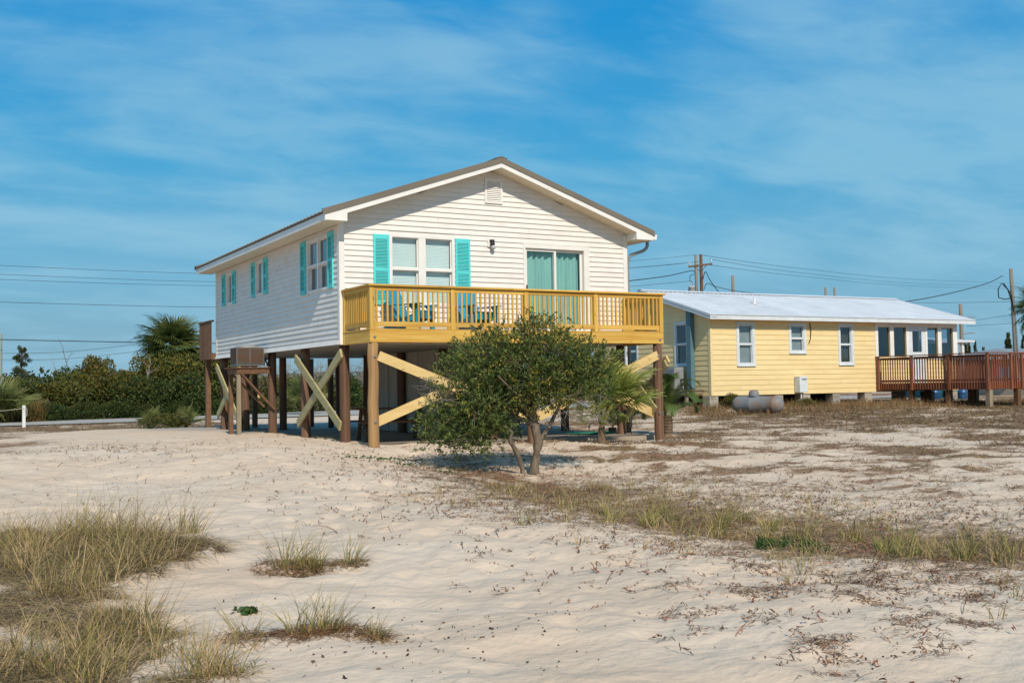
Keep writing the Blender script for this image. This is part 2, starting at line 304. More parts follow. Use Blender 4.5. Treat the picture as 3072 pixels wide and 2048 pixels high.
# ---------------------------------------------------------------- terrain
CP = np.array([(-7.7, -21, .02), (-7, -15, .10), (-4.5, -15.1, .10), (-1.8, -16.8, .10), (-6, -11, .12), (-3.0, -12, .19), (-.3, -13, .05), (.5, -9, .07), (.6, -7.2, .07), (3, -13, .14), (-5, -6, .24), (-3, -3, .50), (-1.5, -6.2, .27), (-2.2, -9, .20), (-1, -1.6, .46),
  (1.1, -5.75, .10), (.5, -3.4, .22), (2.5, -7.5, .12), (4.5, -4, .2), (.05, -1.6, .38), (3.6, -1.7, .31), (6.95, -1.6, .235), (-.2, .1, .385), (-.2, 2.65, .43), (-.2, 5.2, .435), (-.25, 7.7, .455), (-.2, 9.9, .43), (-.6, 11.2, .43),
  (-1.5, 9, .46), (-2.8, 11.2, .46), (-4, 7, .42), (-5.2, 3.2, .38), (-4.0, .2, .47), (-6.4, 8, .22), (-8, 4, .2), (-3.5, 14.5, .3), (-1, 14, .33), (-4, 22, .2), (0, 20, .22), (6, 18, .26), (2, 13, .30), (6, 12.5, .3),
  (3.5, 4.5, .27), (3.5, 8, .27), (6, 2, .27), (6, 8, .27), (9, .5, .28), (12.5, -2, .34), (9, -5, .22), (16.7, 6.6, .42), (17.3, 9.3, .64), (19, 9.5, .62), (22, 9.3, .57), (25.3, 9.3, .62), (27, 4.2, .46), (31, 9, .5), (22, 3, .42), (18, 14, .6), (30, 14, .6),
  (14, 12, .5), (10, 8, .35), (30, -5, .4), (20, -8, .3), (10, -14, .2), (-15, -5, .25), (-15, 10, .35), (-15, 25, .2), (5, 30, .2), (20, 32, .25), (40, 30, .4), (60, 10, .4)])
def gz(x, y):
    x = np.asarray(x, float); y = np.asarray(y, float); sh = np.broadcast(x, y).shape; X = np.broadcast_to(x, sh).ravel(); Y = np.broadcast_to(y, sh).ravel()
    num = np.zeros(X.shape); den = np.zeros(X.shape)
    for cx, cy, cz in CP:
        wgt = 1 / ((X - cx) ** 2 + (Y - cy) ** 2 + .35) ** 1.7; num += wgt * cz; den += wgt
    r = num / den
    # sand piled against the left row of piles drops off to the slab
    return r.reshape(sh) if sh else float(r[0])
def vnoise(x, y, s, seed=0):
    """smooth value noise"""
    r = np.random.default_rng(seed).random((64, 64)); u, v = np.asarray(x) / s, np.asarray(y) / s
    i, j = np.floor(u).astype(int), np.floor(v).astype(int); a, b = u - i, v - j; a = a * a * (3 - 2 * a); b = b * b * (3 - 2 * b)
    g = lambda p, q: r[p % 64, q % 64]
    return g(i, j) * (1 - a) * (1 - b) + g(i + 1, j) * a * (1 - b) + g(i, j + 1) * (1 - a) * b + g(i + 1, j + 1) * a * b
BAND = np.array([(.9, -3.2), (.45, -5.0), (.14, -6.5), (-.1, -8.8), (-.45, -10.85), (-.34, -11.9), (-.15, -13.2), (.03, -14.2), (.33, -15.25), (.7, -16.8)])
BW = np.array([.8, 1.05, 1.2, 1.5, 1.8, 1.85, 1.75, 1.7, 1.7, 1.7])
def band_d(x, y):
    best = np.full(np.shape(x), 9.)
    for k in range(len(BAND) - 1):
        p, q = BAND[k], BAND[k + 1]; d = q - p; t = np.clip(((x - p[0]) * d[0] + (y - p[1]) * d[1]) / (d @ d), 0, 1)
        ww = BW[k] * (1 - t) + BW[k + 1] * t
        best = np.minimum(best, np.hypot(x - p[0] - t * d[0], y - p[1] - t * d[1]) / ww)
    return best
FG = np.array([(-6.94, -9.0), (-6.3, -10.1), (-5.88, -10.6), (-5.67, -11.0), (-5.37, -11.35), (-5.6, -12.3), (-5.87, -12.5), (-6.1, -12.7), (-6.38, -13.0), (-6.59, -13.5), (-6.41, -14.3), (-6.4, -15.1), (-6.2, -15.4), (-6.32, -15.9), (-7.6, -15.6), (-8.6, -11.5)])
def inpoly(x, y, P_):
    c = np.zeros(np.shape(x), bool); n = len(P_)
    for i in range(n):
        x0, y0 = P_[i]; x1, y1 = P_[(i + 1) % n]
        c ^= ((y0 > y) != (y1 > y)) & (x < (x1 - x0) * (y - y0) / (y1 - y0 + 1e-12) + x0)
    return c
def cover(x, y):
    """share of ground hidden by thatch and dead runners (0..1)"""
    bn = vnoise(x, y, .7, 6) * .6 + vnoise(x, y, .23, 7) * .4; bd_ = band_d(x, y); c = np.exp(-np.clip(bd_ + (bn - .5) * 1.1, 0, 9) ** 2 * 1.1) * np.clip(.35 + bn * 1.1, 0, 1) * np.where(y > -6, .75, 1)
    right = 1 / (1 + np.exp(-(x - (2.2 - .10 * (y + 8))) * 1.4)) * (1 / (1 + np.exp((y - 16) * 1.)))
    patch = vnoise(x, y, 1.1, 3) * .38 + vnoise(x, y, .42, 4) * .37 + vnoise(x, y, .19, 8) * .25
    c = np.maximum(c, right * np.clip((patch - .36) * 4.0, 0, 1) * .92)
    far = 1 / (1 + np.exp(-(x - 12) * .8)) / (1 + np.exp(-(y + 4 - (x - 20) * .5) * .8)); c = np.maximum(c, far * np.clip((patch - .24) * 3.2, 0, 1) * .95)
    bl = 1 / (1 + np.exp(-(y - 12.5 - .0 * x) * 1.3)) * (x < 3); bl = np.maximum(bl, 1 / (1 + np.exp(-(-x - 5.3 - .12 * (8 - y)) * 2.5)) * (y > 1.5)); c = np.maximum(c, bl * np.clip((patch - .2) * 3, .35, 1))
    l2 = np.exp(-((x + 5.9) ** 2 / 2.2 + (y - 7.2) ** 2 / 12)); c = np.maximum(c, l2 * np.clip(patch * 2, .3, 1))
    return np.clip(c, 0, 1)
def axis(segs):
    out = []
    for a, b, st in segs: out += list(np.arange(a, b, st))
    return np.array(out)
gxs = axis([(-2600, -400, 220), (-400, -80, 40), (-80, -24, 8), (-24, -10, .6), (-10, 2.5, .055), (2.5, 9, .12), (9, 34, .3), (34, 70, 1.5), (70, 200, 13), (200, 600, 60), (600, 3001, 240)])
gys = axis([(-400, -60, 40), (-60, -24, 3), (-24, -18, .2), (-18, -8, .055), (-8, 2, .085), (2, 18, .2), (18, 42, .6), (42, 100, 4), (100, 400, 25), (400, 3401, 250)])
GX, GY = np.meshgrid(gxs, gys)
GZ = gz(GX, GY)
GZ = GZ + ((vnoise(GX, GY, 3.1, 17) - .5) * .14 + (vnoise(GX, GY, 1.5, 18) - .5) * .06) * np.exp(-((GX + 4) ** 2 / 26 + (GY + 4.5) ** 2 / 110)) + .13 * np.exp(-((GX + 6.1) ** 2 + (GY + 11.2) ** 2) / .7)
near = np.exp(-((GX + 3) ** 2 / 150 + (GY + 10) ** 2 / 220))
rough = (vnoise(GX, GY, .62, 11) - .5) * .05 + (vnoise(GX + GY * .4, GY, .27, 12) - .5) * .05 + (vnoise(GX, GY, .15, 14) - .5) * .022 + (vnoise(GX, GY, 2.3, 13) - .5) * .10
GZ = GZ + rough * np.clip(near * 1.5 + .15, 0, 1) * (np.hypot(GX, GY) < 60)
und = (GX > .35) & (GX < 7.2) & (GY > -.75) & (GY < 10); GZ = np.where(und, np.minimum(GZ, .26), GZ)
GZ = np.where((GY > 26) & (GY < 70) & (abs(GX) < 60), np.minimum(GZ, .17), GZ)
GZ = GZ + np.where(inpoly(GX, GY, FG), .05 * vnoise(GX, GY, .5, 15), 0)
def dent(px, py, r_, dp):
    i0, i1 = np.searchsorted(gxs, (px - 3 * r_, px + 3 * r_)); j0, j1 = np.searchsorted(gys, (py - 3 * r_, py + 3 * r_))
    q2 = ((GX[j0:j1, i0:i1] - px) ** 2 + (GY[j0:j1, i0:i1] - py) ** 2) / r_ ** 2; GZ[j0:j1, i0:i1] += dp * (-np.exp(-q2 * 1.3) + .38 * np.exp(-(np.sqrt(q2) - 1.5) ** 2 * 3))
for (x0_, y0_, x1_, y1_) in ((-6.5, -15.8, .2, -3.2), (-4.2, -16, -2.5, -3), (-7.5, -7.5, -.8, -4.5), (-4.5, -13.5, -7.2, -3), (-1.5, -16.5, -5, -8)):
    L_ = math.hypot(x1_ - x0_, y1_ - y0_); k_ = int(L_ / .36); a_ = math.atan2(y1_ - y0_, x1_ - x0_)
    for i in range(k_): t = i / k_; sd = (.11 if i % 2 else -.11) + rng.normal() * .05; dent(x0_ + (x1_ - x0_) * t - math.sin(a_) * sd + rng.normal() * .05, y0_ + (y1_ - y0_) * t + math.cos(a_) * sd + .35 * math.sin(t * 5), .085 + rng.random() * .03, .016 + .016 * rng.random())
for _ in range(420): dent(rng.uniform(-7.5, 1.5), rng.uniform(-16.5, 1), rng.uniform(.07, .15), rng.uniform(.006, .02))
ny, nx = GX.shape
idx = np.arange(ny * nx).reshape(ny, nx)
F = np.stack([idx[:-1, :-1], idx[:-1, 1:], idx[1:, 1:], idx[1:, :-1]], -1).reshape(-1, 4)
def sandmat():
    m, t = newmat('white dune sand'); L = t.links.new
    def n(ty, **k):
        q = t.nodes.new(ty)
        for a, b in k.items(): setattr(q, a, b)
        return q
    o = n('ShaderNodeOutputMaterial'); b = n('ShaderNodeBsdfPrincipled'); L(b.outputs[0], o.inputs[0]); b.inputs['Roughness'].default_value = .95; b.inputs['Specular IOR Level'].default_value = .1
    g = n('ShaderNodeNewGeometry'); at = n('ShaderNodeAttribute'); at.attribute_name = 'tint'; sp = n('ShaderNodeSeparateColor'); L(at.outputs['Color'], sp.inputs[0])
    def noise(scale, det=6, ro=.6, sc3=None):
        q = n('ShaderNodeTexNoise'); q.inputs['Scale'].default_value = scale; q.inputs['Detail'].default_value = det; q.inputs['Roughness'].default_value = ro
        if sc3:
            mp = n('ShaderNodeMapping'); mp.inputs['Scale'].default_value = sc3; L(g.outputs['Position'], mp.inputs[0]); L(mp.outputs[0], q.inputs['Vector'])
        else: L(g.outputs['Position'], q.inputs['Vector'])
        return q.outputs['Fac']
    def rng_(v, a, c, lo=0, hi=1):
        q = n('ShaderNodeMapRange'); q.inputs['From Min'].default_value = a; q.inputs['From Max'].default_value = c; q.inputs['To Min'].default_value = lo; q.inputs['To Max'].default_value = hi; L(v, q.inputs['Value']); return q.outputs[0]
    def mix(f, A, B):
        q = n('ShaderNodeMix', data_type='RGBA')
        L(f, q.inputs[0])
        for s_, v in ((6, A), (7, B)):
            if isinstance(v, tuple): q.inputs[s_].default_value = (*v, 1)
            else: L(v, q.inputs[s_])
        return q.outputs[2]
    base = mix(rng_(noise(.5), .35, .65), (.605, .460, .338), (.645, .522, .408))
    base = mix(rng_(noise(9, 8, .75), .52, .72, 0, .55), base, (.50, .385, .28))
    thatch = mix(rng_(noise(22, 6, .75), .35, .65), (.15, .082, .055), (.36, .225, .135))
    thatch = mix(rng_(noise(1.2, 5), .5, .68, 0, .6), thatch, (.15, .125, .05))
    # thatch shows where noise falls under the cover attribute
    sub = n('ShaderNodeMath', operation='SUBTRACT'); L(rng_(noise(6.5, 9, .8), .25, .75), sub.inputs[0]); L(sp.outputs[0], sub.inputs[1])
    fac = rng_(sub.outputs[0], .10, -.30); col = mix(fac, base, thatch)
    gr = mix(rng_(noise(30, 3), .4, .6), (.42, .39, .345), (.24, .225, .20)); col = mix(sp.outputs[1], col, gr)
    L(col, b.inputs['Base Color'])
    bp = n('ShaderNodeBump'); bp.inputs['Strength'].default_value = .8; bp.inputs['Distance'].default_value = .032
    wv = n('ShaderNodeMath', operation='ADD'); L(noise(7.5, 3, .5, (1.0, 1.25, 1)), wv.inputs[0]); w2 = n('ShaderNodeMath', operation='MULTIPLY'); L(noise(60, 4, .7), w2.inputs[0]); w2.inputs[1].default_value = .16; L(w2.outputs[0], wv.inputs[1])
    L(wv.outputs[0], bp.inputs['Height']); L(bp.outputs[0], b.inputs['Normal'])
    return m
MT['sand'] = sandmat()
cov = cover(GX, GY); grav = np.exp(-(np.clip(np.abs(GX - 4.5) - 5.5, 0, 99) ** 2 + np.clip(np.abs(GY - 14) - 4, 0, 99) ** 2)) * .8
grav = np.maximum(grav, 0.0)
tcol = np.stack([cov, grav, np.zeros_like(cov)], -1).reshape(-1, 3)
gnd = fast('sand_ground', np.stack([GX, GY, GZ], -1).reshape(-1, 3), F, 'sand', tcol, smooth=True); gnd['kind'] = 'structure'
# slab under the house, road behind, pavement
m = MB(); m.cbox(.30, 7.25, -.95, 10.15, .10, .345, .012); tag(m.build('concrete_slab', 'concrete'), kind='structure')
rx = np.linspace(-60, 60, 61); m = MB()
for a, b in zip(rx[:-1], rx[1:]):
    f0, f1 = (lambda x: 28.2 + .07 * (x + 4)), (lambda x: 35.0 + .22 * (x + 4))
    m.add([(a, f0(a), .215), (b, f0(b), .215), (b, f1(b), .225), (a, f1(a), .225)], [(0, 1, 2, 3)])
tag(m.build('road', 'road'), kind='structure')

# ---------------------------------------------------------------- wall frames: u along the wall seen from outside, v up, n outward
class FR:
    def __init__(s, o, u, n): s.o, s.u, s.n = Vector(o), Vector(u), Vector(n)
    def p(s, u, v, n=0): return s.o + s.u * u + s.n * n + Vector((0, 0, v))
    def box(s, mb, u0, u1, v0, v1, n0, n1):
        return mb.prism([s.p(u0, v0, n0), s.p(u1, v0, n0), s.p(u1, v1, n0), s.p(u0, v1, n0)], s.n * (n1 - n0))
def cuts(u0, u1, v0, v1, ops):
    """rectangles of the wall left around the openings"""
    us = sorted({u0, u1, *[min(max(x, u0), u1) for o in ops for x in o[:2]]}); vs = sorted({v0, v1, *[min(max(x, v0), v1) for o in ops for x in o[2:]]})
    for a, b in zip(us[:-1], us[1:]):
        run = None
        for c, d in zip(vs[:-1], vs[1:]):
            uc, vc = (a + b) / 2, (c + d) / 2
            if any(o[0] < uc < o[1] and o[2] < vc < o[3] for o in ops):
                if run: yield (a, b, *run); run = None
            else: run = (run[0], d) if run else (c, d)
        if run: yield (a, b, *run)
def siding(fr, u0, u1, v0, v1, ex, ops, mat, parent, lip=.016, top=None, apex=None):
    """overlapping boards, each its own mesh; top(v) gives the u range under a gable"""
    v = v0; k = 0
    while v < v1 - .004:
        w_ = min(v + ex, v1); segs = [(u0, u1)]
        for o in ops:
            if min(w_, o[3]) - max(v, o[2]) > ex * .35:
                ns = []
                for a, b in segs:
                    if o[1] <= a or o[0] >= b: ns.append((a, b)); continue
                    if o[0] > a: ns.append((a, o[0]))
                    if o[1] < b: ns.append((o[1], b))
                segs = ns
        out_ = []; st_ = (k * 1.37) % 3.66
        for a, b in segs:
            q = [a] + [x for x in np.arange(st_ - 3.66, u1 + 4, 3.66) if a + .5 < x < b - .5] + [b]
            out_ += list(zip(q[:-1], [x - (.004 if x != b else 0) for x in q[1:]]))
        for a, b in out_:
            at, bt, ab, bb = a, b, a, b
            if top:
                l0, r0 = top(v); l1, r1 = top(w_)
                if r0 - l0 < .03: continue
                ab, bb, at, bt = max(a, l0), min(b, r0), max(a, l1), min(b, r1)
                if bb - ab < .02: continue
                if bt < at: at = bt = (ab + bb) / 2 if apex is None else min(max(apex, ab), bb)
            m = MB(); vt = w_ - .001
            pts = [fr.p(ab, v, 0), fr.p(bb, v, 0), fr.p(bb, v, lip), fr.p(ab, v, lip), fr.p(at, vt, 0), fr.p(bt, vt, 0), fr.p(bt, vt, .002), fr.p(at, vt, .002), fr.p(ab, v + .006, lip + .001), fr.p(bb, v + .006, lip + .001)]
            m.add(pts, [(0, 1, 2, 3), (3, 2, 9, 8), (8, 9, 6, 7), (7, 6, 5, 4), (0, 3, 8, 7, 4), (1, 5, 6, 9, 2), (0, 4, 5, 1)])
            m.build('siding_board', mat, parent)
        v = w_; k += 1
def window(fr, u0, u1, v0, v1, parent, mat='trimwhite', fw=.05, mull=(), rail=None, inner='blind', proud=.03, glass='glass', casing=None, sill=True, pull=1.0):
    m = MB()
    def ring(a, b, c, d, t, n0, n1):
        fr.box(m, a, b, d - t, d, n0, n1); fr.box(m, a, b, c, c + t, n0, n1); fr.box(m, a, a + t, c + t, d - t, n0, n1); fr.box(m, b - t, b, c + t, d - t, n0, n1)
    if casing: ring(u0 - casing, u1 + casing, v0 - casing * .3, v1 + casing, casing - .001, .0, proud)
    ring(u0, u1, v0, v1, fw, -.07, proud if not casing else proud - .012)
    cols = []; a = u0 + fw
    for (c, wd) in mull:
        fr.box(m, c - wd / 2, c + wd / 2, v0 + fw, v1 - fw, -.06, proud - .004 if not casing else .005); cols.append((a, c - wd / 2)); a = c + wd / 2
    cols.append((a, u1 - fw))
    if rail:
        for (a, b) in cols: fr.box(m, a, b, rail - .025, rail + .025, -.055, proud - .012 if not casing else .0)
    for (a, b) in cols:   # sash stiles
        t = .022
        for (c, d, nn) in (((v0 + fw, rail - .025, -.045), (rail + .025, v1 - fw, -.02)) if rail else ((v0 + fw, v1 - fw, -.03),)):
            for q in ((a, a + t, c, d), (b - t, b, c, d), (a + t, b - t, c, c + t), (a + t, b - t, d - t, d)): fr.box(m, *q, nn - .02, nn)
    o = m.build('window', mat, parent)
    for (a, b) in cols:
        for (c, d, nn) in (((v0 + fw, rail, -.058), (rail, v1 - fw, -.033)) if rail else ((v0 + fw, v1 - fw, -.043),)):
            g = MB(); fr.box(g, a + .004, b - .004, c + .004, d - .004, nn - .004, nn); g.build('pane', glass, o)
    if sill and casing:
        g = MB(); fr.box(g, u0 - casing * 1.0, u1 + casing * 1.0, v0 - .075, v0 - .031, .0, proud + .035); g.build('sill', mat, o)
    if inner == 'blind':
        for (a, b) in cols:
            g = MB(); lo = v1 - fw - (v1 - v0 - 2 * fw) * pull; z = v1 - fw - .03
            fr.box(g, a, b, z, z + .03, -.135, -.10)
            while z > lo + .02:
                g.prism([fr.p(a, z, -.118), fr.p(b, z, -.118), fr.p(b, z - .032, -.110), fr.p(a, z - .032, -.110)], fr.n * .002); z -= .03
            q = g.build('blind', 'blind', o); q['kind'] = 'stuff'
    elif inner == 'curtain':
        for (a, b) in cols: curtain(fr, a, b, v0 + fw, v1 - fw, o)
    elif inner == 'shade':
        for (a, b) in cols: g = MB(); fr.box(g, a, b, v0 + fw, v1 - fw, -.125, -.115); g.build('window_shade', 'blindgrey', o)
    elif inner == 'drape':
        for (a, b) in cols: curtain(fr, a, b, v0 + fw, v1 - fw, o, 'drape')
    elif inner == 'sheer':
        for (a, b) in cols: curtain(fr, a, b, v0 + fw, v1 - fw, o, 'blind')
    return o
def curtain(fr, a, b, v0, v1, parent, mat='curtain', nn=-.15):
    k = 60; vs = []; fs = []; sd = rng.random() * 9
    for i in range(k + 1):
        u = a + (b - a) * i / k; ph = 2 * math.pi * (u / .17) + .8 * math.sin(u * 9 + sd)
        for j, v in enumerate((v0, (v0 + v1) / 2, v1 - .16, v1)):
            vs.append(fr.p(u, v, nn + (.035 + .012 * math.sin(u * 23)) * math.sin(ph) * (1 if j < 3 else .55)))
    for i in range(k):
        for j in range(3): q = i * 4 + j; fs.append((q, q + 4, q + 5, q + 1))
    m = MB(); m.add(vs, fs); return m.build('curtain', mat, parent, smooth=True)
def shutter(fr, u0, u1, v0, v1, parent):
    m = MB(); t = .045; mid = v0 + (v1 - v0) * .5; n1 = .048
    fr.box(m, u0, u0 + t, v0, v1, .012, n1); fr.box(m, u1 - t, u1, v0, v1, .012, n1)
    for a, b in ((v0, v0 + .09), (mid - .035, mid + .035), (v1 - .10, v1)): fr.box(m, u0 + t, u1 - t, a, b, .013, n1 - .002)
    fr.box(m, u0 + t, u1 - t, v0 + .09, v1 - .10, .012, .018)
    o = m.build('shutter', 'shutter', parent)
    g = MB()
    for a, b in ((v0 + .09, mid - .035), (mid + .035, v1 - .10)):
        k = int((b - a) / .03)
        for i in range(k):
            z = a + (b - a) * (i + .5) / k
            g.prism([fr.p(u0 + t, z - .011, .043), fr.p(u1 - t, z - .011, .043), fr.p(u1 - t, z + .006, .022), fr.p(u0 + t, z + .006, .022)], Vector((0, 0, .006)))
    q = g.build('louvers', 'shutter', o); q['kind'] = 'stuff'
    return o
def metalroof(o, u, v, L, Wd, parent, mat, rib=.23, pw=.92, name='roof_panel', t=.012, ribh=.022):
    """ribbed sheets: u along the eave, v up the slope"""
    o, u, v = Vector(o), Vector(u).normalized(), Vector(v).normalized(); n = u.cross(v)
    if n.z < 0: n = -n
    x = 0
    while x < L - .02:
        b = min(x + pw, L); m = MB(); prof = [(x, 0)]
        c = x + rib * .18
        while c + .05 < b:
            prof += [(c, 0), (c + .012, ribh), (c + .042, ribh), (c + .054, 0)]; c += rib
        prof.append((b - .002, 0))
        k = len(prof); vs = []
        for (s_, h) in prof: vs += [o + u * s_ + n * (t + h), o + u * s_ + n * (t + h) + v * Wd]
        vs2 = [o + u * x, o + u * x + v * Wd, o + u * (b - .002), o + u * (b - .002) + v * Wd]
        fs = [(2 * i, 2 * i + 2, 2 * i + 3, 2 * i + 1) for i in range(k - 1)]
        e = 2 * k; fs += [(e, e + 1, e + 3, e + 2)[::1], tuple([e, e + 2] + [2 * i for i in range(k)][::-1]), tuple([e + 3, e + 1] + [2 * i + 1 for i in range(k)])]
        m.add(vs + vs2, fs); m.build(name, mat, parent); x = b
# ---------------------------------------------------------------- the stilt house
W, D, ZB, ZT, OH = 7.17, 10.24, 2.45, 4.93, .45
SL = .342; th = math.atan(SL); XC = W / 2
H = thing('beach_house', (XC, 0, .35), 'white sided stilt house with turquoise shutters and a new yellow pine balcony', 'house')
F1 = FR((0, 0, 0), (1, 0, 0), (0, -1, 0)); F2 = FR((0, D, 0), (0, -1, 0), (-1, 0, 0)); F3 = FR((W, 0, 0), (0, 1, 0), (1, 0, 0)); F4 = FR((W, D, 0), (-1, 0, 0), (0, 1, 0))
zr = lambda x: ZT + SL * (min(x, W - x) + OH)          # underside of the roof
ops1 = [(1.09, 2.62, 3.25, 4.78), (4.34, 6.11, 2.66, 4.73)]
yl = lambda y: D - y
ops2 = [(yl(9.06), yl(8.45), 3.90, 4.76), (yl(6.15), yl(5.42), 3.92, 4.79), (yl(2.03), yl(.66), 3.64, 4.80)]
ops3 = []; ops4 = [(2.0, 3.0, 2.6, 4.6)]
tg = lambda v: ((v - ZT) / SL - OH, W - (v - ZT) / SL + OH) if v > zr(0) else (0, W)
for fr, L_, ops, g in ((F1, W, ops1, 1), (F2, D, ops2, 0), (F3, D, ops3, 0), (F4, W, ops4, 1)):
    m = MB()
    for (a, b, c, d) in cuts((.1 if not g else 0), (L_ - .1 if not g else L_), ZB, ZT, ops): fr.box(m, a, b, c, d, -.10, -.002)
    if g: m.prism([fr.p(0, ZT, -.002), fr.p(L_, ZT, -.002), fr.p(L_, zr(0) - .01, -.002), fr.p(XC, zr(XC) - .01, -.002), fr.p(0, zr(0) - .01, -.002)], fr.n * -.098)
    m.build('wall', 'vinyl', H)
    siding(fr, .0 if g else .0, L_, ZB - .0, (zr(XC) - .02) if g else ZT + .03, .1143, ops, 'vinyl', H, lip=.022, top=tg if g else None, apex=XC if g else None)
# flared lowest course on the left wall
m = MB(); m.prism([V(-.012, 0, ZB + .10), V(-.065, 0, ZB - .015), V(-.05, 0, ZB - .015), V(-.002, 0, ZB + .10)], (0, D, 0)); m.build('starter_strip', 'vinyl', H)
for x, y in ((0, 0), (W, 0), (0, D), (W, D)):
    sx, sy = (-1 if x == 0 else 1), (-1 if y == 0 else 1); m = MB()
    m.box(min(x + sx * .026, x - sx * .09), max(x + sx * .026, x - sx * .09), min(y + sy * .026, y), max(y + sy * .026, y), ZB - .02, zr(0) - .03 if y == 0 else ZT)
    m.box(min(x + sx * .0265, x), max(x + sx * .0265, x), min(y, y - sy * .09), max(y, y - sy * .09), ZB - .02, ZT); m.build('corner_trim', 'trimwhite', H)
# floor, ceiling, inside
m = MB(); m.box(.01, W - .01, .01, D - .01, ZB + .02, ZB + .2); m.box(.1, W - .1, .1, D - .1, ZT - .03, ZT); m.build('floor', 'dark', H)
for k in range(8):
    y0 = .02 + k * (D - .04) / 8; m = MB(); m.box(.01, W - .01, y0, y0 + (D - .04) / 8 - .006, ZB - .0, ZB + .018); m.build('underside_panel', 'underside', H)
m = MB(); m.box(.1, W - .1, 4.4, 4.5, ZB + .2, ZT - .03); m.build('partition', 'dark', H)
# roof: sheets, rake trim, fascia, soffits
RT = .20
for sgn in (0, 1):
    ex = -.50 if sgn == 0 else W + .50; ux = 1 if sgn == 0 else -1
    o = V(ex, -.47, zr(0) - SL * .50 + .165)
    metalroof(o, (0, 1, 0), (ux * math.cos(th), 0, math.sin(th)), D + .94, (XC + .50) / math.cos(th) - .02, H, 'roofbrown')
    xs = lambda t: (t if sgn == 0 else W - t)
    for yy, dr in ((-OH - .03, 1), (D + OH + .03, -1)):
        m = MB()   # rake trim: brown band with a top leg
        m.prism([V(xs(-.52), yy, zr(-.07) - .06 + .015), V(xs(XC - .003), yy, zr(XC) + .10), V(xs(XC - .003), yy, zr(XC) + .222), V(xs(-.52), yy, zr(-.07) + .062 + .015)], (0, .016 * dr, 0))
        m.prism([V(xs(-.52), yy + .016 * dr, zr(-.07) + .047 + .015), V(xs(XC - .003), yy + .016 * dr, zr(XC) + .207), V(xs(XC - .003), yy + .016 * dr, zr(XC) + .222), V(xs(-.52), yy + .016 * dr, zr(-.07) + .062 + .015)], (0, .10 * dr, 0))
        m.build('rake_trim', 'roofbrown', H)
        m = MB()   # white fascia under it
        m.prism([V(xs(-OH), yy + .02 * dr, ZT), V(xs(XC - .002), yy + .02 * dr, zr(XC)), V(xs(XC - .002), yy + .02 * dr, zr(XC) + .115), V(xs(-OH), yy + .02 * dr, ZT + .115)], (0, .022 * dr, 0)); m.build('fascia_board', 'trimwhite', H)
        m = MB()   # boxed eave return
        m.prism([V(xs(-OH), yy + .02 * dr, ZT - .012), V(xs(.0), yy + .02 * dr, ZT - .012), V(xs(.0), yy + .02 * dr, zr(0) - .0), V(xs(-OH), yy + .02 * dr, ZT)], (0, .02 * dr, 0)); m.build('eave_return', 'trimwhite', H)
    m = MB(); a, b = sorted((xs(-.004), xs(-.018))); m.box(a, b, -OH - .008, -.003, ZT - .012, zr(0) - .001); m.build('eave_return', 'trimwhite', H)
    if True:
        n_ = 13
        for k in range(n_):
            a, b = 0 + XC * k / n_, XC * (k + 1) / n_ - .006
            m = MB(); m.prism([V(xs(a), -OH + .012, zr(a) + .002), V(xs(b), -OH + .012, zr(b) + .002), V(xs(b), -OH + .012, zr(b) + .014), V(xs(a), -OH + .012, zr(a) + .014)], (0, OH - .016, 0)); m.build('soffit_panel', 'soffit', H)
    m = MB(); a, b = sorted((xs(-OH), xs(-.03))); m.box(a, b, -OH + .012, D + OH - .012, ZT - .01, ZT + .004); m.build('eave_soffit', 'soffit', H)
    m = MB(); a, b = sorted((xs(-OH - .022), xs(-OH))); m.box(a, b, -OH - .01, D + OH + .01, ZT - .02, ZT + .135); m.build('fascia_board', 'trimwhite', H)
    m = MB(); a, b = sorted((xs(-OH - .035), xs(-OH - .02))); m.box(a, b, -OH - .01, D + OH + .01, ZT + .12, ZT + .15); m.build('drip_edge', 'roofbrown', H)
m = MB(); m.prism([V(XC - .14, -.47, zr(XC) + .19), V(XC, -.47, zr(XC) + .232), V(XC + .14, -.47, zr(XC) + .19), V(XC + .14, -.47, zr(XC) + .205), V(XC, -.47, zr(XC) + .25), V(XC - .14, -.47, zr(XC) + .205)], (0, D + .94, 0)); m.build('ridge_cap', 'roofbrown', H)
# gutter and downspout on the right
m = MB(); gp = [(0, 0), (.10, 0), (.125, .12), (.115, .12), (.092, .012), (.01, .012), (.01, .12), (0, .12)]
m.prism([V(W + OH + .03 + a, -OH, ZT + b) for a, b in gp], (0, D + .9, 0)); m.prism([V(W + OH + .03 + a, -OH - .004, ZT + b) for a, b in ((0, 0), (.10, 0), (.125, .12), (0, .12))], (0, .004, 0)); m.build('gutter', 'trimwhite', H)
m = MB(); m.tube([(W + OH + .08, -.15, ZT + .02), (W + OH + .08, -.15, ZT - .10), (W + OH + .05, -.14, ZT - .17), (W + OH - .02, -.12, ZT - .23), (W + .12, -.04, ZT - .34), (W + .07, .0, ZT - .42), (W + .065, .03, ZT - .55), (W + .065, .03, .5)], .04, 10); m.build('downspout', 'greymetal', H, smooth=True)
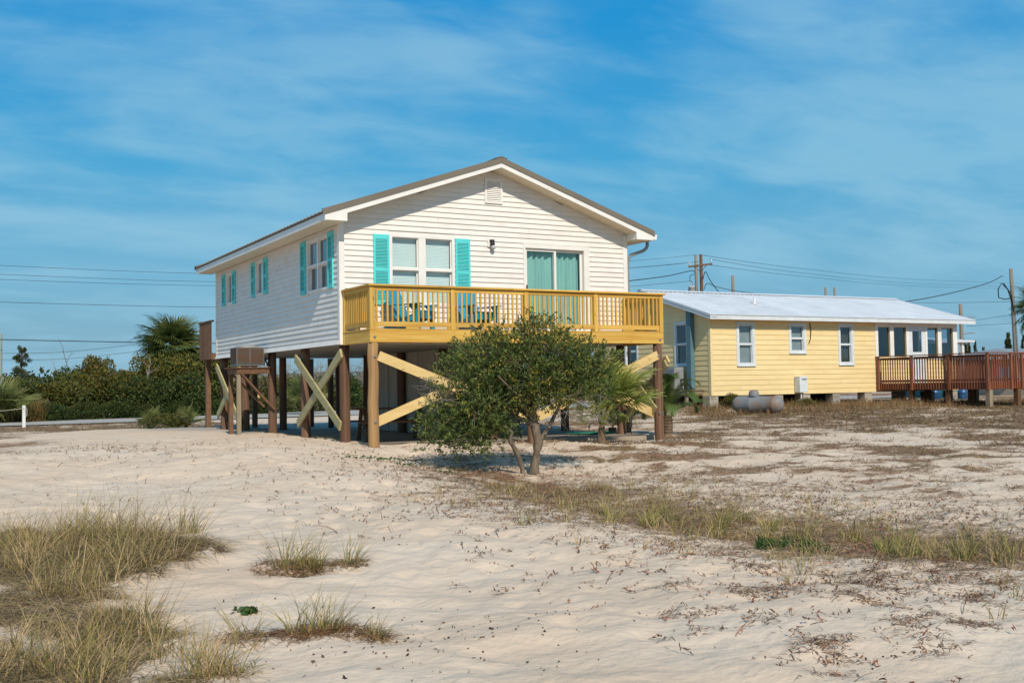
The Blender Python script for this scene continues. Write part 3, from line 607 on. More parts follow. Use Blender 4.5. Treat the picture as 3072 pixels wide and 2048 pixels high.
# gable vent
m = MB(); a0, a1, b0, b1 = 3.38, 3.82, 5.58, 6.135
for q in ((a0, a0 + .045, b0, b1), (a1 - .045, a1, b0, b1), (a0 + .045, a1 - .045, b0, b0 + .045), (a0 + .045, a1 - .045, b1 - .045, b1)): F1.box(m, *q, .0, .05)
F1.box(m, a0 + .045, a1 - .045, b0 + .045, b1 - .045, .018, .022); gv = m.build('gable_vent', 'trimwhite', H)
for k in range(11):
    z = b0 + .052 + k * (b1 - b0 - .1) / 11; m = MB(); m.prism([F1.p(a0 + .045, z, .046), F1.p(a1 - .045, z, .046), F1.p(a1 - .045, z + .03, .024), F1.p(a0 + .045, z + .03, .024)], (0, 0, .006)); m.build('slat', 'trimwhite', gv)
# windows, shutters, door
window(F1, 1.09, 2.62, 3.25, 4.78, H, fw=.065, mull=((1.845, .17),), rail=4.04, inner='blind')
window(F2, *ops2[0], H, fw=.045, inner='sheer'); window(F2, *ops2[1], H, fw=.045, inner='sheer')
window(F2, *ops2[2], H, fw=.05, mull=((yl(1.335), .075),), rail=4.22, inner='none', glass='glassdark')
for a, b in ((.726, 1.081), (2.632, 2.99)): shutter(F1, a, b, 3.27, 4.75, H)
for a, b, c, d in ((9.49, 9.19, 3.885, 4.775), (8.38, 8.08, 3.885, 4.775), (6.49, 6.18, 3.905, 4.795), (5.39, 5.075, 3.905, 4.795), (2.47, 2.14, 3.64, 4.82), (.64, .335, 3.64, 4.82)): shutter(F2, yl(a), yl(b), c, d, H)
m = MB()
for q in ((4.34, 4.395, 2.68, 4.73), (5.96, 6.11, 2.68, 4.73), (4.395, 5.96, 4.635, 4.73), (4.395, 5.96, 2.68, 2.74)): F1.box(m, *q, -.08, .035)
for (a, b, nn) in ((4.40, 5.23, -.02), (5.17, 5.955, -.06)):
    for q in ((a, a + .055, 2.745, 4.63), (b - .055, b, 2.745, 4.63), (a + .055, b - .055, 2.745, 2.82), (a + .055, b - .055, 4.575, 4.63)): F1.box(m, *q, nn - .03, nn + .005)
dr_ = m.build('sliding_door', 'trimwhite', H)
for (a, b, nn) in ((4.455, 5.175, -.03), (5.225, 5.90, -.07)):
    g = MB(); F1.box(g, a, b, 2.82, 4.575, nn - .005, nn); g.build('pane', 'glass', dr_); curtain(F1, a - .03, b + .03, 2.75, 4.60, dr_, 'curtain', -.17)
g = MB(); F1.box(g, 4.42, 4.445, 3.60, 3.80, .005, .03); g.build('handle', 'oldwood', dr_)
# wall lamp and floor vent
m = MB(); m.cbox(3.43, 3.61, -.05, -.012, 4.60, 4.80, .012); wl = m.build('wall_lamp', 'trimwhite', H)
m = MB(); m.lathe((3.52, -.10, 4.735), [(.03, 0), (.045, -.01), (.05, -.05), (.055, -.09), (.03, -.10)], 12); m.box(3.47, 3.57, -.10, -.05, 4.725, 4.765); m.build('lamp_socket', 'blackplastic', wl)
m = MB(); m.lathe((3.53, -.11, 4.64), [(.028, 0), (.05, -.03), (.055, -.06), (.035, -.09), (.01, -.10)], 12); m.build('bulb', 'porcelain', wl, smooth=True)
m = MB(); F1.box(m, 2.68, 3.02, 2.69, 2.82, .0, .03); wv_ = m.build('wall_vent', 'trimwhite', H)
for k in range(9): m = MB(); F1.box(m, 2.70 + k * .034, 2.712 + k * .034, 2.71, 2.80, .03, .036); m.build('slat', 'greymetal', wv_)
# piles and braces
def pile(x, y, z1, r=.105, mat='pile'):
    z0 = gz(x, y) - .3; k = 10; px = rng.normal(size=2) * .012
    MB().tube([(x + px[0] * t, y + px[1] * t, z0 + (z1 - z0) * t) for t in np.linspace(0, 1, k)], [r * (1.06 - .08 * t) * (1 + rng.normal() * .012) for t in np.linspace(0, 1, k)], 14).build('pile', mat, H, smooth=True)
for x in (.13, XC, W - .12):
    for y in (.14, 2.68, 5.25, 7.72, 9.92): pile(x, y, ZB + (.0 if x != XC else 0))
pile(1.85, 9.95, ZB); pile(5.4, 9.95, ZB)
def brace(a, b, wd=.19, t=.042, up=(0, 0, 1), mat='brace'):
    return MB().beam(a, b, t, wd, up).build('brace', mat, H)
brace((-.046, 2.86, 2.24), (-.046, -.06, .76), mat='brace_shaded'); brace((-.0, -.02, 2.26), (-.0, 2.86, .74), mat='brace_shaded')
brace((-.046, 10.12, 2.22), (-.046, 7.6, .62), mat='brace_shaded'); brace((-.0, 7.75, 2.2), (-.0, 10.2, .80), mat='brace_shaded')
brace((W + .02, 2.8, 2.2), (W + .02, -.02, .76), mat='brace_shaded')
for x in (-.5,): pass
# storage room below
St = MB()
for k in range(16):
    a = 2.86 + k * 5.1 / 16; m = MB(); m.box(XC + .125, XC + .145, a, a + 5.1 / 16 - .008, .36, ZB - .004); m.build('storage_board', 'storage', H)
for k in range(6):
    a = XC + .15 + k * 2.0 / 6; m = MB(); m.box(a, a + 2.0 / 6 - .008, 2.84, 2.86, .36, ZB - .004); m.build('storage_board', 'storage', H)
m = MB(); m.box(XC + .16, XC + 2.1, 2.87, 7.95, .347, ZB - .01); m.build('storage_core', 'dark', H)
for k in range(5):
    y = 3.4 + k * 1.0; m = MB(); m.box(XC + .105, XC + .124, y, y + .06, .36, ZB - .006); m.build('batten', 'storage', H)
# rear stair landing
m = MB(); m.box(-.12, 1.6, D + .06, D + 1.55, 2.42, 2.60); rd = m.build('rear_landing', 'oldwood', H)
for k in range(9):
    y = D + .10 + k * .162; m = MB(); m.box(-.145, -.12, y, y + .13, 2.44, 3.52); m.build('rail_board', 'oldwood', rd)
m = MB(); m.box(-.16, -.06, D + .05, D + 1.58, 3.52, 3.56); m.build('cap_rail', 'oldwood', rd)
for x, y in ((-.03, D + .95), (1.5, D + 1.45)): MB().box(x - .07, x + .07, y - .07, y + .07, gz(x, y) - .2, 2.42).build('post', 'oldwood', rd)
MB().tube([(3.6, 12.6, 0), (3.6, 12.6, 2.5)], .09, 10).build('pile', 'pile', H, smooth=True); MB().tube([(3.55, 10.6, 0), (3.55, 10.6, 2.45)], .09, 10).build('pile', 'pile', H, smooth=True)

# ---------------------------------------------------------------- balcony (part of the house), each board a sub-part
BX0, BX1, BY = .04, 7.09, -1.52
m = MB(); m.cbox(BX0, BX1, BY, BY + .04, 2.417, 2.656); BAL = m.build('balcony', 'pineX', H)
def bp(name, mat, *b, c=.005): m = MB(); m.cbox(*b, c); return m.build(name, mat, BAL)
bp('rim_board', 'pineY', BX0, BX0 + .04, BY + .041, -.03, 2.417, 2.655); bp('rim_board', 'pineY', BX1 - .04, BX1, BY + .041, -.03, 2.417, 2.655)
k = 10
for i in range(k):
    y = BY + .015 + i * .15; bp('deck_board', 'pineX', BX0 - .01, BX1 + .01, y, y + .142, 2.658, 2.684)
for i in range(13): bp('joist', 'pineY', BX0 + .3 + i * .52, BX0 + .34 + i * .52, BY + .045, -.03, 2.46, 2.654)
px_ = [(.04, .145), (1.79, 1.885), (3.495, 3.59), (5.23, 5.325), (6.99, 7.09)]
for a, b in px_: bp('rail_post', 'pineZ', a, b, BY - .004, BY + .085, 2.66, 3.508)
bp('rail_post', 'pineZ', BX0 - .004, BX0 + .085, -.13, -.035, 2.42, 3.56); bp('rail_post', 'pineZ', BX1 - .085, BX1 + .004, -.13, -.035, 2.42, 3.508)
bp('cap_rail', 'pineX', BX0 - .035, 3.2, BY - .045, BY + .10, 3.51, 3.55); bp('cap_rail', 'pineX', 3.203, BX1 + .05, BY - .045, BY + .10, 3.51, 3.549)
bp('cap_rail', 'pineY', BX0 - .035, BX0 + .11, BY + .103, -.03, 3.51, 3.55); bp('cap_rail', 'pineY', BX1 - .09, BX1 + .05, BY + .103, -.03, 3.51, 3.549)
for (a, b), (c, d) in zip(px_[:-1], px_[1:]):
    bp('top_rail', 'pineX', b + .002, c - .002, BY + .01, BY + .05, 3.425, 3.508); bp('bottom_rail', 'pineX', b + .002, c - .002, BY + .01, BY + .05, 2.725, 2.822)
    L_ = c - b
    for (p, q) in ((0, .045), (.40, .58), (.955, 1)): bp('spacer_block', 'pineX', b + .003 + L_ * p, b - .003 + L_ * q, BY + .012, BY + .05, 2.686, 2.723)
    kk = 15
    for i in range(kk):
        x = b + L_ * (i + .5 + .12 * rng.normal() * .3) / kk; bp('baluster', 'pineZ', x - .018, x + .018, BY + .014, BY + .05, 2.823, 3.424, c=.003)
for xx, s_ in ((BX0, 1), (BX1 - .05, 1)):
    bp('top_rail', 'pineY', xx + .005, xx + .045, BY + .09, -.135, 3.425, 3.508); bp('bottom_rail', 'pineY', xx + .005, xx + .045, BY + .09, -.135, 2.725, 2.822)
    for (p, q) in ((0, .1), (.42, .58), (.9, 1)): bp('spacer_block', 'pineY', xx + .007, xx + .045, BY + .092 + 1.29 * p, BY + .088 + 1.29 * q, 2.686, 2.723)
    for i in range(13):
        y = BY + .09 + (1.30) * (i + .5) / 13; bp('baluster', 'pineZ', xx + .007, xx + .043, y - .018, y + .018, 2.823, 3.424, c=.003)
def bolt(p, ax):
    MB().lathe(p, [(.032, 0), (.032, .006), (.02, .007), (.02, .024)], 8, ax).build('bolt', 'galv', BAL)
bolt((.135, BY, 2.52), (0, -1, 0)); bolt((6.98, BY, 2.50), (0, -1, 0))
for x, mt in ((.135, 'pilepale'), (XC + .1, 'pile'), (6.985, 'pile')):
    z0 = gz(x, -1.42) - .3; MB().tube([(x + rng.normal() * .006, -1.42, z0 + (2.416 - z0) * t) for t in np.linspace(0, 1, 9)], [.105 * (1.03 - .06 * t) for t in np.linspace(0, 1, 9)], 14).build('deck_post', mt, BAL, smooth=True)
for z in (2.14, .87): bolt((.13, -1.525, z), (-.1, -1, 0)); bolt((6.93, -1.525, z), (0, -1, 0))
def bbr(a, b, mat='brace', t=.042): MB().beam(a, b, t, .19).build('brace', mat, BAL)
bbr((.22, -1.50, 2.155), (3.62, -1.50, .85)); bbr((.20, -1.335, .86), (3.6, -1.335, 2.15)); bbr((6.92, -1.50, 2.165), (3.75, -1.50, .86)); bbr((6.9, -1.335, .86), (3.78, -1.335, 2.14))
bbr((7.12, -1.55, 1.98), (7.12, .22, .6), 'brace_shaded'); bbr((6.86, -1.45, .92), (6.86, .25, 2.32), 'brace_shaded')
bbr((W + .0, -1.55, 2.08), (W + .0, -1.35, 1.93), 'brace', .05)

# ---------------------------------------------------------------- old condenser on its timber stand
T = thing('condenser_stand', (-.35, 5.5, .44), 'brown timber platform on grey legs nailed to the left row of piles', 'platform')
MB().cbox(-.78, .02, 5.10, 5.14, 1.92, 2.06).build('beam', 'oldwood', T); MB().cbox(-.79, -.75, 5.145, 6.0, 1.92, 2.06).build('beam', 'oldwood', T); MB().cbox(-.78, .02, 5.96, 6.0, 1.92, 2.06).build('beam', 'oldwood', T)
for k in range(6): MB().cbox(-.84 + k * .145, -.70 + k * .145, 5.06, 6.08, 2.063, 2.088, .004).build('deck_board', 'oldwood', T)
for x, y, mt in ((-.73, 5.17, 'greywood'), (-.72, 5.94, 'oldwood')): MB().cbox(x - .05, x + .05, y - .05, y + .05, gz(x, y) - .25, 1.93).build('leg', mt, T)
MB().beam((-.70, 5.12, 1.95), (.12, 5.12, 1.05), .04, .16, (0, 1, 0)).build('brace', 'oldwood', T); MB().beam((-.70, 5.96, 1.95), (.12, 5.96, 1.1), .04, .14, (0, 1, 0)).build('brace', 'oldwood', T)
A = thing('air_conditioner', (-.45, 5.5, 2.09), 'old rusty box air conditioner condenser on the timber platform below the siding', 'air conditioner')
MB().cbox(-.78, -.12, 5.12, 5.75, 2.15, 2.55, .01).build('cabinet', 'rust', A); MB().cbox(-.79, -.11, 5.11, 5.76, 2.12, 2.149).build('base_rail', 'galv', A); MB().cbox(-.79, -.11, 5.11, 5.76, 2.551, 2.58).build('top_rim', 'galv', A)
for x in (-.79, -.47, -.125): MB().box(x, x + .012, 5.106, 5.12, 2.15, 2.55).build('corner_strip', 'galv', A)
g = MB()
for k in range(30): z = 2.165 + k * .0128; g.box(-.77, -.13, 5.112, 5.119, z, z + .005); g.box(-.789, -.781, 5.13, 5.74, z, z + .005)
g.build('coil_fins', 'rust', A, kind='stuff')
MB().lathe((-.45, 5.43, 2.58), [(.29, 0), (.28, .025), (.22, .05), (.10, .065), (.0, .068)], 20).build('fan_guard', 'greymetal', A)
MB().tube([(-.12, 5.3, 2.4), (-.05, 5.3, 2.35), (.0, 5.28, 2.2), (.0, 5.25, 2.12), (.05, 5.2, 2.3), (.04, 5.15, 2.42)], .018, 6).build('refrigerant_line', 'blackplastic', A)
for z in (2.35,): MB().tube([(-.12, 5.36, z), (-.03, 5.36, z - .05), (-.06, 5.34, z - .22)], .03, 6).build('cable', 'blackplastic', A)

# ---------------------------------------------------------------- chairs, picnic table, hose
def adirondack(loc, rot, label):
    c = thing('adirondack_chair', (0, 0, 0), label, 'chair', 'blue adirondack chairs on the balcony')
    def part(name, mb): return mb.build(name, 'chairblue', c)
    for s_ in (-1, 1):
        part('leg', MB().box(s_ * .30 - .02, s_ * .30 + .02, -.36, -.26, 0, .52)); part('arm', MB().cbox(s_ * .33 - .07, s_ * .33 + .07, -.42, .36, .52, .545))
        part('stringer', MB().beam((s_ * .26, -.34, .33), (s_ * .26, .46, .06), .03, .12))
        part('arm_bracket', MB().prism([(s_ * .335 - .015, -.26, .52), (s_ * .335 - .015, -.12, .52), (s_ * .335 - .015, -.26, .34)], (.03, 0, 0)))
    for k in range(6):
        y = -.36 + k * .105; part('seat_slat', MB().beam((-.27, y, .385 - k * .033), (.27, y, .385 - k * .033), .09, .02, (0, .3, 1)))
    for k in range(5):
        x = -.22 + k * .11; hgt = (.86, .92, .95, .92, .86)[k]; a = math.radians(22); part('back_slat', MB().beam((x * .98, .20, .20), (x * 1.10, .20 + (hgt - .2) * math.tan(a), hgt), .112, .02, (0, -1, .4)))
    part('apron', MB().box(-.28, .28, -.395, -.365, .24, .40))
    part('back_rail', MB().box(-.27, .27, .26, .29, .30, .36)); part('back_rail', MB().box(-.33, .33, .355, .385, .53, .57))
    c.location = loc; c.rotation_euler = (0, 0, rot); return c
adirondack((1.28, -.72, 2.684), math.radians(36), 'blue slatted lounge chair on the balcony turned sideways below the double window')
adirondack((2.78, -.66, 2.684), math.radians(6), 'blue slatted lounge chair on the balcony facing the railing, right of the double window')
T = thing('picnic_table', (1.85, 1.75, .345), 'brown wooden picnic table with attached benches on the slab under the house', 'picnic table')
def rz(p, a=math.radians(-10), c=(1.85, 1.75)):
    x, y, z = p; return (c[0] + x * math.cos(a) - y * math.sin(a), c[1] + x * math.sin(a) + y * math.cos(a), z + .345)
for k in range(5): MB().beam(rz((-.9, -.30 + k * .15, .72)), rz((.9, -.30 + k * .15, .72)), .14, .035).build('table_board', 'oldwood', T)
for s_ in (-1, 1):
    for k in range(2): MB().beam(rz((-.9, s_ * (.62 + k * .13), .43)), rz((.9, s_ * (.62 + k * .13), .43)), .12, .035).build('bench_board', 'oldwood', T)
    MB().beam(rz((s_ * .62, -.72, .38)), rz((s_ * .62, .72, .38)), .04, .09).build('bench_support', 'oldwood', T); MB().beam(rz((s_ * .62, -.36, .66)), rz((s_ * .62, .36, .66)), .04, .08).build('top_support', 'oldwood', T)
    for q in (-1, 1): MB().beam(rz((s_ * .66, q * .20, .70)), rz((s_ * .66, q * .56, .0)), .04, .09, (1, 0, 0)).build('leg', 'oldwood', T)
pts = []
for k in range(150):
    a = k * .42; r = .30 + .14 * math.sin(k * .13) + .1 * (k / 150); pts.append((6.55 + r * 1.35 * math.cos(a), .65 + r * .8 * math.sin(a), .362 + .022 * (k / 150) + .008 * math.sin(k)))
pts += [(7.2, 1.3, .36), (7.5, 2.0, .32)]
tag(MB().tube(pts, .013, 6).build('garden_hose', 'hose', smooth=True), 'green garden hose lying in loose coils on the slab', 'hose')
T = tag(MB().cbox(3.0, 3.42, .35, .55, .346, .55, .01).build('concrete_block', 'block'), 'pale concrete block standing on the slab left of the small tree trunk', 'block')

# ---------------------------------------------------------------- yellow cottage on piers
CX0, CX1, CY0, CY1, CZ0, CZ1 = 17.37, 30.53, 9.30, 16.9, 1.04, 3.80
K = thing('yellow_cottage', (24, 9.3, .6), 'low yellow clapboard cottage on block piers with white metal roof and red wooden deck', 'house')
csl = .285; cth = math.atan(csl); RY = 13.1
G1 = FR((CX0, CY0, 0), (1, 0, 0), (0, -1, 0)); G2 = FR((CX0, CY1, 0), (0, -1, 0), (-1, 0, 0)); G3 = FR((CX1, CY0, 0), (0, 1, 0), (1, 0, 0)); G4 = FR((CX1, CY1, 0), (-1, 0, 0), (0, 1, 0))
cx = lambda x: x - CX0
wn = [(18.67, 19.36, 2.16, 3.63), (21.22, 21.90, 2.62, 3.63), (23.77, 24.41, 2.17, 3.64)]
po = [(25.86, 26.53, 2.42, 3.61), (26.75, 27.47, 2.42, 3.61), (28.71, 29.34, 2.42, 3.61), (29.56, 30.27, 2.42, 3.61)]
door = (27.62, 28.60, 1.36, 3.64)
opsA = [(cx(a), cx(b), c, d) for a, b, c, d in wn + po + [door]]
ug = lambda y: CY1 - y
opsG = [(ug(11.30), ug(10.63), 2.20, 3.72), (ug(14.55), ug(13.78), 2.05, 3.55)]
cr2 = lambda y: CZ1 + .06 + csl * ((y - 8.9) if y < RY else (2 * RY - 8.9 - y))
inv = lambda v: (ug(2 * RY - 8.9 - (v - CZ1 - .06) / csl), ug(8.9 + (v - CZ1 - .06) / csl))
ctop = lambda v: (0 if v < cr2(CY1) else max(0, inv(v)[0]), (CY1 - CY0) if v < cr2(CY0) else min(CY1 - CY0, inv(v)[1]))
bk = [(CX1 - b, CX1 - a, 2.55, 3.55) for a, b, c, d in po]
for fr, L_, ops in ((G1, CX1 - CX0, opsA), (G2, CY1 - CY0, opsG), (G3, CY1 - CY0, [(.4, 1.9, 2.42, 3.6)]), (G4, CX1 - CX0, [])):
    m = MB()
    for (a, b, c, d) in cuts(.12 if fr in (G2, G3) else 0, L_ - (.12 if fr in (G2, G3) else 0), CZ0, CZ1, ops): fr.box(m, a, b, c, d, -.11, -.002)
    if fr in (G2, G3):
        zz = lambda u: cr2(CY1 - u if fr is G2 else CY0 + u); m.prism([fr.p(0, CZ1, -.002), fr.p(L_, CZ1, -.002), fr.p(L_, zz(L_) - .02, -.002), fr.p(ug(RY) if fr is G2 else RY - CY0, cr2(RY) - .02, -.002), fr.p(0, zz(0) - .02, -.002)], fr.n * -.1)
    m.build('wall', 'yellow', K)
pr = cx(25.70)
siding(G1, 0.06, pr, CZ0, CZ1 + .03, .184, opsA, 'yellow', K, lip=.016)
siding(G1, pr, CX1 - CX0, CZ0, 2.36, .184, [(cx(door[0]) - .03, cx(door[1]) + .05, 1.3, 3.7)], 'yellow', K, lip=.016)
siding(G2, .0, CY1 - CY0 - .06, CZ0, cr2(RY) - .05, .184, opsG, 'yellow', K, lip=.016, top=ctop, apex=ug(RY))
siding(G3, 0, CY1 - CY0, CZ0, 2.36, .184, [], 'yellow', K)
m = MB(); m.box(CX0 - .022, CX0 + .08, CY0 - .022, CY0, CZ0, CZ1 + .02); m.box(CX0 - .0225, CX0, CY0 + .0, CY0 + .1, CZ0, CZ1 + .05); m.build('corner_trim', 'yellow', K)
for (a, b, c, d), inn in zip(wn, ('shade', 'shade', 'drape')): window(G1, cx(a), cx(b), c, d, K, mat='bluewhite', fw=.04, rail=(c + d) / 2 + .0, inner=inn, casing=.095, glass='glass', pull=1.0)
for o_ in opsG: window(G2, *o_, K, mat='bluewhite', fw=.035, rail=(o_[2] + o_[3]) / 2, inner='none', casing=.075, glass='glassdark')
# grey blue chase on the gable end
m = MB(); m.box(CX0 - .20, CX0 - .012, 10.18, 10.42, 1.30, cr2(10.2) - .03); m.build('pipe_chase', 'bluepaint', K)
# porch glazing, door
m = MB(); G1.box(m, pr, CX1 - CX0, 3.645, CZ1, -.01, .03); 
for a, b in ((25.70, 25.86), (26.53, 26.75), (27.47, 27.62), (28.60, 28.71), (29.34, 29.56), (30.27, 30.53)): G1.box(m, cx(a), cx(b), 2.37, 3.644, -.012, .028)
G1.box(m, pr, cx(door[0]), 2.33, 2.369, .0, .05); G1.box(m, cx(door[1]), CX1 - CX0, 2.33, 2.369, .0, .05); m.build('porch_frame', 'trimwhite', K)
for a, b, c, d in po:
    m = MB(); G1.box(m, cx(a), cx(b), c, d, -.05, -.045); m.build('pane', 'glassdark', K)
m = MB(); a, b, c, d = door
for q in ((a, a + .22, c, d), (b - .22, b, c, d), (a + .22, b - .22, c, 2.62), (a + .22, b - .22, 3.47, d)): G1.box(m, cx(q[0]), cx(q[1]), q[2], q[3], -.04, .012)
dd = m.build('door', 'bluewhite', K); m = MB(); G1.box(m, cx(a + .22), cx(b - .22), 2.62, 3.47, -.02, -.015); m.build('pane', 'glassdark', dd)
m = MB(); m.lathe((a + .10, CY0 - .015, 2.36), [(.03, 0), (.02, .03), (.035, .05), (.02, .07)], 10, (0, -1, 0)); m.build('handle', 'blackplastic', dd)
# inside: porch with far windows, teal boards; main rooms closed
m = MB(); m.box(CX0 + .12, CX1 - .12, CY0 + .12, CY1 - .12, CZ0, CZ0 + .24); m.box(CX0 + .12, CX1 - .12, CY0 + .12, CY1 - .12, CZ1 - .06, CZ1); m.box(25.55, 25.65, CY0 + .12, CY1 - .12, CZ0 + .24, CZ1 - .06); m.build('floor', 'dark', K)
m = MB()
for (a, b, c, d) in cuts(25.66, 30.4, CZ0 + .25, CZ1 - .07, [(26.2, 27.3, 2.75, 3.45), (27.7, 28.7, 2.75, 3.45), (29.0, 30.0, 2.75, 3.45)]): m.box(a, b, 12.2, 12.26, c, d)
m.build('porch_back_wall', 'teal', K); m = MB(); m.box(25.66, 30.4, 16.2, 16.26, CZ0 + .25, CZ1 - .07); m.build('back_room_wall', 'storage', K)
# roof
e0 = V(CX0 - .30, 8.88, cr2(8.88) + .07)
metalroof(e0, (1, 0, 0), (0, math.cos(cth), math.sin(cth)), CX1 - CX0 + 1.02, (RY - 8.88) / math.cos(cth) - .02, K, 'whiteroof', rib=.23, pw=.92, ribh=.017)
yb = 2 * RY - 8.88
metalroof(V(CX0 - .30, yb, cr2(8.88) + .07), (1, 0, 0), (0, -math.cos(cth), math.sin(cth)), CX1 - CX0 + 1.02, (yb - RY) / math.cos(cth) - .02, K, 'whiteroof', rib=.23, pw=.92, ribh=.017)
zc = cr2(RY) + .07
m = MB(); m.prism([V(CX0 - .31, RY - .20, zc - .057 + .045), V(CX0 - .31, RY, zc + .055), V(CX0 - .31, RY + .20, zc - .057 + .045), V(CX0 - .31, RY + .20, zc - .057 + .052), V(CX0 - .31, RY, zc + .064), V(CX0 - .31, RY - .20, zc - .057 + .052)], (CX1 - CX0 + 1.04, 0, 0)); m.build('ridge_cap', 'whiteroof', K)
for xx, dr in ((CX0 - .30, 1), (CX1 + .70, -1)):
    m = MB(); m.prism([V(xx, 8.9, cr2(8.9) - .09), V(xx, RY, cr2(RY) - .09), V(xx, RY, cr2(RY) + .075), V(xx, 8.9, cr2(8.9) + .075)], (.035 * dr, 0, 0)); m.prism([V(xx, yb - .02, cr2(8.9) - .09), V(xx, RY + .001, cr2(RY) - .09), V(xx, RY + .001, cr2(RY) + .075), V(xx, yb - .02, cr2(8.9) + .075)], (.035 * dr, 0, 0)); m.build('rake_board', 'bluewhite', K)
    m = MB(); m.prism([V(xx - .012 * dr, 8.88, cr2(8.88) + .03), V(xx - .012 * dr, RY, cr2(RY) + .03), V(xx - .012 * dr, RY, cr2(RY) + .10), V(xx - .012 * dr, 8.88, cr2(8.88) + .10)], (.011 * dr, 0, 0)); m.build('rake_trim', 'whiteroof', K)
m = MB(); m.prism([V(CX0 - .265, 8.9, cr2(8.9) - .03), V(CX0 - .265, RY, cr2(RY) - .03), V(CX0 - .265, RY, cr2(RY) - .01), V(CX0 - .265, 8.9, cr2(8.9) - .01)], (.26, 0, 0)); m.build('rake_soffit', 'bluewhite', K)
m = MB(); m.box(CX0 - .262, CX1 + .66, 8.90, 8.93, cr2(8.9) - .09, cr2(8.9) + .06); m.build('fascia_board', 'bluewhite', K)
m = MB(); m.box(CX0 - .26, CX1 + .66, 8.932, CY0 - .02, CZ1 + .012, CZ1 + .03); m.build('eave_soffit', 'yellow', K)
m = MB(); m.lathe((21.02, 11.0, cr2(11.0) + .08), [(.12, 0), (.05, .05), (.045, .05), (.045, .26), (.038, .26)], 12); m.build('vent_pipe', 'trimwhite', K)
# piers and the crawl space
for x in (17.5, 18.96, 20.6, 21.98, 23.55, 25.28, 27.2, 28.9, 30.3):
    for y in (CY0 + .22, 13.0, 16.6):
        if y > CY0 + 1 and x > 26: continue
        m = MB(); z = gz(x, y) - .3
        while z < CZ0 - .02: z2 = min(z + .2, CZ0 - .004); m.cbox(x - .2, x + .2, y - .2, y + .2, z, z2 - .006, .008); z = z2
        m.build('pier', 'block', K)
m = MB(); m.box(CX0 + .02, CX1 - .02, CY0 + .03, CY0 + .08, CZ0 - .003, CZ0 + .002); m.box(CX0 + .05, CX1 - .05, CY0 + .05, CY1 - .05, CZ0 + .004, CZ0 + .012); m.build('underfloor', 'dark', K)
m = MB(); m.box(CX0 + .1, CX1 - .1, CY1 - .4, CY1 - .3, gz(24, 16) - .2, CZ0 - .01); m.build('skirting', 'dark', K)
# red deck: side rail comes straight out from the wall, front rail, steps
RX0, RX1, RYf, RZ = 25.75, 29.6, 4.20, 1.36
m = MB(); m.cbox(RX0, RX1, RYf, RYf + .04, 1.12, 1.345); DK = m.build('deck', 'reddeck', K)
def rb(name, *b, mat='reddeck', c=.005): m = MB(); m.cbox(*b, c); return m.build(name, mat, DK)
rb('rim_board', RX0, RX0 + .04, RYf + .042, CY0 - .03, 1.12, 1.344); rb('rim_board', RX1 - .04, RX1, RYf + .042, CY0 - .03, 1.12, 1.344)
for k in range(35): rb('deck_board', RX0 - .01, RX1, RYf + .0 + k * .1445, RYf + .138 + k * .1445, 1.347, 1.375)
ps = [RYf + .02, 5.85, 7.55, 9.17]
for y in ps: rb('rail_post', RX0 - .09, RX0 - .002, y - .045, y + .045, 1.10, 2.40)
for a, b in zip(ps[:-1], ps[1:]):
    rb('top_rail', RX0 + .002, RX0 + .035, a + .046, b - .046, 2.28, 2.37); rb('bottom_rail', RX0 + .002, RX0 + .035, a + .046, b - .046, 1.42, 1.50)
    n_ = 13
    for i in range(n_):
        y = a + .05 + (b - a - .1) * (i + .5) / n_; rb('baluster', RX0 - .036, RX0 - .002, y - .018, y + .018, 1.13, 2.37, c=.003)
rb('cap_rail', RX0 - .10, RX0 + .05, RYf - .06, CY0 - .03, 2.405, 2.44); rb('cap_rail', RX0 + .052, 27.55, RYf - .06, RYf + .09, 2.404, 2.44)
for x in (26.9 + .0, 27.5): rb('rail_post', x - .045, x + .045, RYf - .09, RYf - .002, 1.10, 2.40)
rb('top_rail', RX0 + .05, 26.85, RYf + .042, RYf + .075, 2.28, 2.37); rb('bottom_rail', RX0 + .05, 27.45, RYf + .042, RYf + .075, 1.42, 1.50)
for i in range(14): x = RX0 + .07 + (1.72) * (i + .5) / 14; rb('baluster', x - .018, x + .018, RYf - .038, RYf - .002, 1.13, 2.37, c=.003)
for yy in (RYf + 2.2, CY0 - .4):
    rb('rail_post', RX1 - .05, RX1 + .04, yy - .045, yy + .045, 1.1, 2.4)
rb('cap_rail', RX1 - .08, RX1 + .07, RYf + 1.2, CY0 - .03, 2.405, 2.44)
for i in range(30): y = RYf + 1.2 + i * .13; rb('baluster', RX1 - .0, RX1 + .036, y - .018, y + .018, 1.13, 2.38, c=.003)
for x, y in ((RX0 + .1, RYf + .1), (RX0 + .1, 6.0), (RX0 + .1, 7.7), (27.4, RYf + .1), (29.4, RYf + .1), (27.6, 6.4), (29.4, 7.6), (27.6, 8.4)):
    MB().box(x - .09, x + .09, y - .09, y + .09, gz(x, y) - .3, 1.118).build('post', 'greywood' if (x, y) == (RX0 + .1, RYf + .1) else 'oldwood', DK)
for k in range(5):
    rb('stair_tread', 27.6, 28.8, RYf - .30 - k * .28, RYf - .02 - k * .28, 1.17 - k * .17, 1.21 - k * .17)
for x in (27.58, 28.82): MB().beam((x, RYf - .02, 1.22), (x, RYf - 1.5, .36), .04, .24).build('stringer', 'reddeck', DK); MB().beam((x, RYf - .06, 2.42), (x, RYf - 1.5, 1.50), .14, .04).build('stair_rail', 'reddeck', DK); MB().box(x - .04, x + .04, RYf - 1.5, RYf - 1.42, gz(x, 2.7) - .2, 1.5).build('rail_post', 'reddeck', DK)
